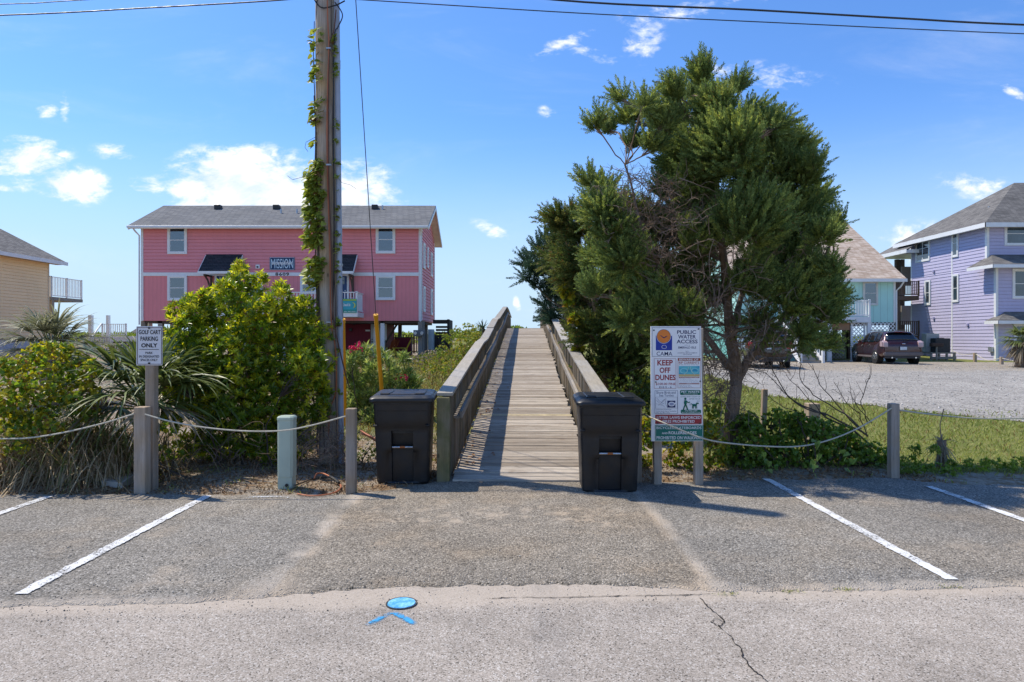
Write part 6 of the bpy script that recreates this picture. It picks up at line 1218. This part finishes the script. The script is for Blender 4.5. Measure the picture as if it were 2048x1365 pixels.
# fan palms
PALMG=leafmat('palm_segment',(.095,.13,.03),(.22,.26,.08),.25,.42,.3,1.,.45); PALMD=leafmat('dry_palm_segment',(.20,.16,.10),(.36,.31,.22),.3,.6,.3,1.,.2)
def fan(lb,c,d,L,k=26,w=.035,droop=.5,arc=2.5):
    d=np.array(d)/np.linalg.norm(d); s_=np.cross(d,[0,0,1.]); s_/=np.linalg.norm(s_)+1e-6; 
    a=np.linspace(-arc/2,arc/2,k); dirs=np.cos(a)[:,None]*d[None]+np.sin(a)[:,None]*s_[None]+rng.normal(size=(k,3))*.04; dirs[:,2]+=.1*np.cos(a)
    blades(lb,np.repeat(np.array(c)[None],k,0),dirs,L*rng.uniform(.85,1.05,k)*(.7+.3*np.cos(a)),np.full(k,w)*rng.uniform(.8,1.2,k),droop*rng.uniform(.6,1.3,k),6)
def palm(name,label,px,D,H,n,L,mats,trunk=.12,dry=.25,stalk=.5,w=.035,seed=0,lo=-.5):
    x=PX(px,D); z=gz(x,D); t=thing(name,label,'palm',(x,D,z)); tr=MB(); g_=LB(); d_=LB(); st=MB()
    if H>.3:
        pts=[Vector((x+.02*math.sin(k),D,z-.05+(H+.05)*k/10)) for k in range(11)]; tr.tube(pts,[trunk*(1+.18*(k%2)) for k in range(11)],12); tr.build('trunk',BARK,t)
    for i in range(n):
        a=i*2.4+rng.uniform(-.2,.2); el=lerp(1.25,lo,(i/n))+rng.uniform(-.12,.12); d=np.array([math.cos(a)*math.cos(el),math.sin(a)*math.cos(el),math.sin(el)]); c=np.array([x,D,z+H]); e=c+d*stalk*rng.uniform(.7,1.2); e[2]=max(e[2],z+.1); st.tube([Vector(c),Vector(c+d*stalk*.5),Vector(e)],.010,4); fan(d_ if (i/n>1-dry) else g_,e,d+np.array([0,0,-.15]),L*rng.uniform(.8,1.1),w=w,droop=.45)
    st.build('leaf_stalks',GBL,t,kind='stuff'); g_.build('fronds',mats[0],t,kind='stuff'); d_.build('dry_fronds',mats[1],t,kind='stuff'); return t
palm('fan_palm','dark green fan palm spreading behind the golf cart sign post',295,8.5,.75,34,.95,(PALMG,PALMD),.10,.12,.55,.034,lo=.0)
palm('small_palm','small bushy palm with drooping grey fronds before the cream house',103,15.5,1.2,34,1.0,(leafmat('grey_green_palm',(.16,.18,.09),(.30,.29,.18),.3,.5,.3,1.,.3),PALMD),.2,.35,.55,.035)
palm('edge_palm','shaggy palm cut by the right edge beside the lavender house',2046,31.,1.2,26,.75,(PALMG,PALMD),.3,.45,.4,.05,lo=-1.1)
# oleanders, dune scrub
OLG=leafmat('oleander_leaf',(.13,.21,.05),(.27,.34,.10),.42,.4,.3,1.,.4); OLY=leafmat('oleander_tip',(.24,.30,.08),(.36,.38,.12),.45,.4,.3,1.,.4); OT=leaf_t(.18,.03,.12,.5)
bushclumps('oleander_bush','leafy green oleander with pink flowers behind the yellow guards',[(715,740,34),(760,745,34),(800,760,30),(700,770,30),(740,790,44),(790,795,34),(720,830,44),(770,840,40),(705,870,34),(745,885,34),(700,720,18),(730,705,16),(765,715,16),(805,722,14),(826,770,18)],12.6,(OLG,OLY),.15,OT,8,.8,up=.9,spread=.85,mat_w=.6)
fl=LB(); 
for px,py,n in ((705,697,14),(715,690,18),(722,698,10),(799,752,6),(811,756,8),(703,703,8)):
    c=P(px,py,12.4); pos=np.array(c)[None]+rng.normal(size=(n,3))*.035; rosette(fl,pos,rdir(n,.5),.035,5,1.2,leaf_t(.7,.05,.05))
ol=[o for o in COL.objects if o.name.startswith('oleander_bush')][0]; fl.build('flowers',plain('pink_petals',(.75,.03,.14),.6,var=.2),ol,kind='stuff')
SCG=leafmat('dune_scrub_leaf',(.13,.19,.03),(.26,.32,.06),.4,.5,.35,.8,.3); SCY=leafmat('dune_scrub_tip',(.27,.27,.04),(.38,.34,.06),.4,.5,.3,.8,.3,.1)
ST_=leaf_t(.45,.06,.1)
bushclumps('dune_shrub','rounded yellow green dune shrub on the slope left of the boardwalk',[(880,722,20),(910,705,26),(936,690,26),(855,735,18),(900,740,24),(870,745,16),(925,720,20),(885,700,14),(948,678,16)],19.,(SCG,SCY),.075,ST_,6,.55,mat_w=.62,stems=False,depth=2.5)
bushclumps('dune_shrub','low crown of scrub on the dune top by the pink house',[(915,668,16),(935,664,18),(955,664,16),(898,676,14),(940,676,20),(966,672,12)],27.,(SCG,SCY),.10,ST_,6,.4,mat_w=.75,stems=False,depth=3)
bushclumps('dune_shrub','grey brown scrub at the foot of the meter post',[(840,716,12),(860,712,14),(820,724,12),(880,708,10),(846,730,12)],24.,(SCG,leafmat('grey_scrub',(.22,.19,.13),(.34,.30,.22),.3,.6)),.09,ST_,6,.5,mat_w=.5,stems=False,depth=2)
bushclumps('low_weeds','weedy green patch behind the left bin',[(705,905,20),(730,925,16),(700,880,20),(738,900,20)],9.2,(SCG,SCY),.045,ST_,6,.6,mat_w=.6,depth=.6)
y_=P(966,652,26); yk=thing('yucca','small spiky yucca on the dune crest beside the boardwalk','yucca',(y_.x,26,gz(y_.x,26))); lb=LB(); n=60; blades(lb,np.repeat(np.array([[y_.x,26,y_.z-.1]]),n,0),rdir(n,.4),np.full(n,.42),np.full(n,.035),np.full(n,.1),4); lb.build('leaves',PN,yk,kind='stuff')
MB().tube([(y_.x,26,gz(y_.x,26)),(y_.x,26,y_.z)],.06,6).build('stem',BARK,yk)
bushclumps('understory_shrub','dark green shrub under the bushy juniper beside the railing',[(1250,770,30),(1290,800,30),(1300,770,26),(1265,815,30),(1310,830,20),(1225,800,22)],11.,(leafmat('dark_green_leaf',(.05,.09,.02),(.12,.16,.03),.4,.4,.3,1.,.4),VY2),.07,ST_,6,.7,mat_w=.85)  # leaf colour darker than the other shrubs
YV=bushclumps('smilax_vine','yellow leaved vine climbing the bushy juniper next to the railing',[(1133,585,12),(1138,600,12),(1146,640,10),(1150,680,10),(1156,700,9)],12.0,(VY2,VY1),.10,HV,4,1.,cat='vine',mat_w=.8,stems=False)
# ---- vine mound on the right with heart leaves
MND=leafmat('mound_leaf_green',(.11,.20,.035),(.22,.32,.05),.35,.38,.3,1.6,.4,.03)
bushclumps('vine_mound','long low mound of green vines between the juniper trunk and the tall rope post',[(1480,850,26),(1500,845,26),(1550,842,26),(1600,850,26),(1650,862,26),(1600,862,32),(1650,872,32),(1700,888,30),(1740,905,26),(1765,915,26),(1510,880,40),(1570,890,44),(1640,900,44),(1700,915,36),(1490,915,32),(1540,930,30),(1610,940,28),(1680,945,26),(1740,940,24),(1775,940,18),(1590,835,16),(1560,828,12),(1450,905,24),(1690,862,14),(1630,845,16)],8.75,(MND,VY1),.05,HV,4,2.4,cat='vine',up=.45,spread=1.35,mat_w=.52,depth=.5)
bushclumps('ground_vines','yellow green vines growing around the legs of the water access sign',[(1300,880,26),(1330,870,24),(1365,885,26),(1425,860,30),(1435,900,30),(1350,915,26),(1300,920,20),(1385,930,20),(1440,940,18),(1340,840,20),(1430,820,24),(1290,850,18),(1380,850,20),(1410,925,20)],8.5,(VY1,VY2),.042,HV,4,2.5,cat='vine',up=.45,spread=1.3,mat_w=.5,depth=.5,stems=False)
bushclumps('ground_vines','straggly vines and weeds right of the tall rope post',[(1815,930,22),(1830,905,14),(1850,950,18),(1890,955,18),(1930,950,22),(1965,955,20),(2000,960,20),(2035,955,20),(2075,955,22),(1850,930,12),(1900,930,10),(1970,930,12),(2040,925,14),(2120,955,24),(1870,900,8),(1825,950,26),(1870,945,22),(1945,938,22),(1990,940,22),(2030,940,24),(1910,955,24)],8.25,(SCG,VY1),.055,leaf_t(.4,.05,.15),6,1.5,cat='vine',up=.6,spread=1.0,mat_w=.55,depth=.5,stems=False)
hv=MB(); hl=LB()
vh=thing('hanging_vine','light green trailing vine dangling over the rope on the mound','vine',P(1630,900,7.75))
for pts in ([(1632,880),(1638,900),(1630,925),(1636,950)],[(1690,905),(1700,925),(1694,950)],[(1520,900),(1535,920),(1540,950)]):
    Q=[P(a,b,7.72) for a,b in pts]; hv.tube(Q,.003,4)
    for a,b in zip(Q,Q[1:]):
        k=4; pos=np.array([a.lerp(b,i/k)[:] for i in range(k)])+rng.normal(size=(k,3))*.02; d=rdir(k,-.2); d[:,1]=-abs(d[:,1])*.3; v,f=scatter(HV[0],HV[1],pos,rot_from(d,rng.uniform(-1,1,k)),rng.uniform(.06,.095,k)); hl.add(v,f)
hv.build('stems',GBL,vh,kind='stuff'); hl.build('leaves',leafmat('pale_vine_leaf',(.22,.33,.07),(.34,.42,.11),.4,.45),vh,kind='stuff')
# dead branches reaching left over the mound
db=thing('dead_branch','bare dark dead branches arching over the vine mound','dead branch',(PX(1720,9),9.,0)); m=MB(); rt=(1725,868)
for path,r_ in (([(1760,905),(1700,855),(1640,830),(1575,795),(1545,740),(1535,712)],.016),([(1735,870),(1665,835),(1600,812),(1560,775),(1530,745)],.014),([(1730,870),(1690,830),(1625,790),(1600,760),(1598,735)],.011),([(1720,860),(1680,815),(1640,770),(1625,730)],.010),([(1735,875),(1718,830),(1690,800),(1668,765)],.008),([(1735,845),(1720,800),(1738,760),(1740,756)],.007),([(1742,846),(1712,806),(1696,782)],.006),([(1690,860),(1620,835),(1570,815),(1530,790)],.010),([(1650,832),(1610,790),(1572,750)],.008)):
    Q=[P(a,b,9.0+.2*math.sin(a)) for a,b in path]; q2=[]
    for a,b in zip(Q,Q[1:]):
        for i in range(4): q2.append(a.lerp(b,i/4)+Vector(rng.normal(size=3))*.008)
    q2.append(Q[-1]); m.tube(q2,[lerp(r_,.003,i/(len(q2)-1)) for i in range(len(q2))],5,False)
    for i in range(3,len(q2),2): limb(m,q2[i],q2[i]+Vector((rng.uniform(-.15,.08),rng.uniform(-.1,.1),rng.uniform(.05,.25))),.004,.002,.2,4,3)
m.build('branches',DARKTW,db)
# dead yucca stump on the lawn
dy=thing('dead_yucca','withered grey yucca stump standing in the weeds right of the tall post','yucca',(PX(1883,8.6),8.6,0)); lb=LB(); q=P(1883,905,8.6)
n=110; pos=np.array([[q.x,8.6,lerp(.15,q.z+.12,rng.random())] for _ in range(n)]); d=rdir(n,-.5); blades(lb,pos,d,rng.uniform(.12,.28,n),np.full(n,.016),np.full(n,.6),4); n=30; blades(lb,np.repeat(np.array([[q.x,8.6,q.z+.14]]),n,0),rdir(n,.5),rng.uniform(.12,.22,n),np.full(n,.014),np.full(n,.4),4)
lb.build('withered_leaves',PALMD,dy,kind='stuff'); mm=MB(); mm.tube([(q.x,8.6,0),(q.x,8.6,q.z+.15)],.055,8); mm.tube([(q.x,8.6,q.z+.1),(q.x-.02,8.6,q.z+.35),(q.x+.03,8.6,q.z+.55)],.006,5); mm.build('stalk',TWIG,dy)
# vine on the utility pole
pv=thing('pole_vine','green creeper climbing the left side of the utility pole','vine',(polex(0)-.15,UD,0)); lv=LB(); sv=MB()
prof=[(60,5),(75,20),(100,8),(120,20),(150,12),(160,40),(185,50),(205,30),(235,30),(260,25),(290,20),(300,50),(330,60),(350,90),(380,110),(410,110),(440,100),(470,110),(500,90),(530,80),(555,50),(580,15)]
for i in range(len(prof)-1):
    (a,na),(b,nb)=prof[i],prof[i+1]; n=int(na*(.8 if a<330 else .95))
    for _ in range(n):
        py=rng.uniform(a,b)
        if nz(py*.035,3,1,7)<(-.12 if py<330 else -.38): continue
        z=PZ(py,UD); wdt=.11 if py<330 else .19; th_=rng.uniform(2.7,4.75); rr_=.135+rng.uniform(0,wdt*(.5 if py<340 else .75))*(1 if th_<3.9 else .35); x=polex(z)+rr_*math.cos(th_)+ .02*math.sin(py*.1); y=UD+rr_*math.sin(th_)-.02
        d=np.array([[math.cos(th_)+rng.normal()*.4,math.sin(th_)-.2+rng.normal()*.3,-.6+rng.normal()*.4]]); v,f=scatter(HV[0],HV[1],np.array([[x,y,z]]),rot_from(d,rng.uniform(-.8,.8,1)),rng.uniform(.06,.10,1)); lv.add(v,f)
for _ in range(150):
    py=rng.choice([85,95,105,115,140,150,160,250,260,290,330,360,385,420,440,470,495,505,530,540,640,650,700,780,560]) +rng.uniform(-6,6); z=PZ(py,UD); x=cx_(z)+rng.uniform(-.08,-.03); d=np.array([[rng.normal()*.6,-.6,-.4+rng.normal()*.3]]); v,f=scatter(HV[0],HV[1],np.array([[x+.05,UD-.15,z]]),rot_from(d,rng.uniform(-.8,.8,1)),rng.uniform(.045,.07,1)); lv.add(v,f)
for k in range(5):
    Q=[Vector((polex(z)+(.148+.008*math.sin(z*5+k))*math.cos(3.2+k*.28+.25*math.sin(z*1.3+k*2)),UD+.15*math.sin(3.2+k*.28+.25*math.sin(z*1.3+k*2)),z)) for z in np.linspace(.1,5.9-k*.5,40)]; sv.tube(Q,.006,5)
sv.tube([Vector((cx_(z)-.055+.01*math.sin(z*4),UD-.135,z)) for z in np.linspace(.1,6.4,50)],.006,5)
for a in ([(620,352),(600,356),(585,360),(575,352)],[(672,350),(684,366),(700,370),(712,378)],[(630,275),(612,285),(610,295),(616,304)]): sv.tube([P(x,y,UD-.2) for x,y in a],.003,4)
sv.build('stems',DARKTW,pv,kind='stuff'); lv.build('leaves',leafmat('creeper_leaf',(.17,.24,.04),(.36,.38,.07),.4,.45,.3,2.,.35,.06),pv,kind='stuff')
# ---- grass, weeds, litter on the ground
def carpet(name,label,x0,x1,y0,y1,n,h,w,mat,dens,cat='grass',flat=False,droop=.4):
    x=rng.uniform(x0,x1,n); y=y0+(y1-y0)*rng.uniform(0,1,n)**1.6; keep=np.array([dens(a,b)>rng.random() for a,b in zip(x,y)]); x=x[keep];y=y[keep]; z=np.array([gz(a,b) for a,b in zip(x,y)]); n=len(x)
    k=(y/9)**.75; lb=LB(); d=rdir(n,1.3 if not flat else .05); d[:,2]=np.abs(d[:,2])+(.05 if not flat else 0); N=3
    side=np.cross(d,rdir(n)); side/=np.linalg.norm(side,axis=1,keepdims=True); L_=h*rng.uniform(.5,1.3,n)*k; p=np.stack([x,y,z+.004],1); W_=(w*k*rng.uniform(.6,1.3,n))[:,None]
    e=p+d*L_[:,None]; e[:,2]=np.maximum(e[:,2]-droop*L_*.5,z+.012); m_=p+d*(L_*.55)[:,None]; m_[:,2]=np.maximum(m_[:,2],z+.01)
    V=np.stack([p-side*W_*.3,p+side*W_*.3,m_+side*W_*.5,e,m_-side*W_*.5],1).reshape(-1,3); b=(np.arange(n)*5)[:,None,None]; f=np.array([[0,1,2,4],[4,2,3,3]])[None]+b
    f=f.reshape(-1,4); q=f[::2]; tr_=f[1::2][:,:3]; allf=np.concatenate([q[:,[0,1,2]],q[:,[0,2,3]],tr_]); o=link(name,fastmesh(name,V,allf),mat); return tag(o,label,cat,kind='stuff')
LG=leafmat('lawn_blade',(.17,.22,.045),(.33,.34,.09),.35,.5,.3,.5,.3,.12)
carpet('lawn_grass','short green lawn grass on the right side beyond the parking',2.3,24,8.0,30,120000,.07,.010,LG,lambda a,b:min(1,max(0,lawnmask(a,b)*1.2))*((.12 if b<15 else 0) if (drv(a,b)) else 1)*(1 if a>wx(b)+1.3 else 0)*(b>edge(a)+.25))
carpet('slope_grass','patchy weeds and grass on the slope left of the boardwalk',-7,.2,9.2,33,60000,.085,.014,leafmat('slope_grass_blade',(.15,.165,.04),(.30,.27,.09),.35,.5,.3,.5,.3,.25),lambda a,b:.85*min(1,max(.12,lawnmask(a,b)*1.2))*(a<wx(b)-.95))
LIT=plain('leaf_litter_brown',(.20,.115,.055),.9,var=.5,sc=6); LIT2=plain('leaf_litter_pale',(.36,.26,.15),.9,var=.4,sc=6)
litd=lambda a,b:(b>edge(a)+.03)*(.35+1.2*max(0,nz(a,b,1.6,4)))*(1 if (a<-.85 or a>1.15) else 0)*(1 if a<5 else 0)
carpet('leaf_litter','brown fallen leaves and needles on the sand along the parking edge',-7,5,7.05,9.6,42000,.045,.013,LIT,litd,'leaf litter',True)
carpet('pale_leaf_litter','pale dry straw on the sand along the parking edge',-7,5,7.05,9.6,16000,.09,.005,LIT2,litd,'leaf litter',True)
carpet('sand_weeds','sparse green weeds sprouting at the parking edge',-7,6,7.1,9.2,9000,.06,.010,LG,lambda a,b:(b>edge(a)+.04)*max(0,nz(a,b,2.3,9)-.22)*3*(1 if (a<-.85 or a>1.15) else 0),'weeds')
n=75; y=8.3+rng.uniform(0,1,n)**1.5*16; x=np.array([wx(q)-.70 for q in y])+np.abs(rng.normal(size=n))*.10*(1+(np.sin(y*1.9)>.2)); z=np.array([deckz(q) for q in y])+.012; dl=LB(); v,f=scatter(*leaf_t(.5,.2,.1),np.stack([x,y,z],1),rot_from(rdir(n)*np.array([[1,1,.15]]),rng.uniform(-.6,.6,n)),rng.uniform(.03,.07,n)); dl.add(v,f)
tag(dl.build('fallen_leaves',leafmat('fallen_leaf',(.22,.09,.04),(.36,.20,.07),.2,.6,.3,2.),None),'dry reddish leaves caught along the left edge of the boardwalk','leaf litter',kind='stuff')
# tufts along the joint of road and parking
tf=LB()
for px,py in ((1580,1187),(1690,1183),(1905,1178),(1455,1192)):
    D=EYE*F/(py-VY); n=40; pos=np.stack([PX(px,D)+rng.normal(size=n)*.04,D+rng.normal(size=n)*.012,np.full(n,.01)],1); blades(tf,pos,rdir(n,.7),rng.uniform(.012,.035,n),np.full(n,.003),np.full(n,.3),3)
tag(tf.build('joint_weeds',LG,None),'tiny weeds growing in the joint between road and parking strip','weeds',kind='stuff')
# far dune scrub line behind everything
fs=LB(); n=9000; x=rng.uniform(-75,60,n); y=rng.uniform(50,62,n); z=np.array([gz(a,b) for a,b in zip(x,y)]); rosette(fs,np.stack([x,y,z+rng.uniform(0,.25,n)],1),rdir(n,.8),.28,5,1.,ST_)
tag(fs.build('dune_scrub','' or SCG,None),'low green scrub along the far dune','scrub',kind='stuff')
# loose stones on the asphalt edges and on the gravel
def stones(name,label,n,fx,fy,s0,s1,mat,zf,keep=lambda a,b:True):
    x=fx(n); y=fy(n,x); k=np.array([keep(a,b) for a,b in zip(x,y)]); x=x[k];y=y[k]; n=len(x); z=np.array([zf(a,b) for a,b in zip(x,y)])
    tv=np.array([(1,0,0),(0,1,0),(-1,0,0),(0,-1,0),(0,0,.7),(0,0,-.5)]); tf=np.array([(0,1,4),(1,2,4),(2,3,4),(3,0,4),(1,0,5),(2,1,5),(3,2,5),(0,3,5)])
    s=rng.uniform(s0,s1,n)*rng.uniform(.6,1.2,n); R_=rot_from(rdir(n),rng.uniform(0,6,n)); v,f=scatter(tv,tf,np.stack([x,y,z+s*.3],1),R_,s); return tag(link(name,fastmesh(name,v,f),mat),label,'gravel',kind='stuff')
STN=leafmat('mixed_small_stone',(.10,.095,.09),(.42,.38,.32),0.,.9,.4,3.,.2)
stones('loose_grit','loose grit scattered on the parking strip and road edge',5200,lambda n:rng.uniform(-6.5,7,n),lambda n,x:4.33+.052*x+np.abs(rng.normal(size=n))*1.1-.25,.002,.007,STN,lambda a,b:.019 if b>4.36+.052*a else .005,lambda a,b:b<edge(a)-.05)
stones('driveway_stones','pale loose stones lying on the gravel driveway',9000,lambda n:rng.uniform(4.5,26,n),lambda n,x:11.5+22*rng.uniform(0,1,n)**1.4,.010,.028,leafmat('pale_small_stone',(.26,.25,.23),(.60,.57,.52),0.,.9,.3,3.,.2),lambda a,b:gz(a,b)+.016,drv)
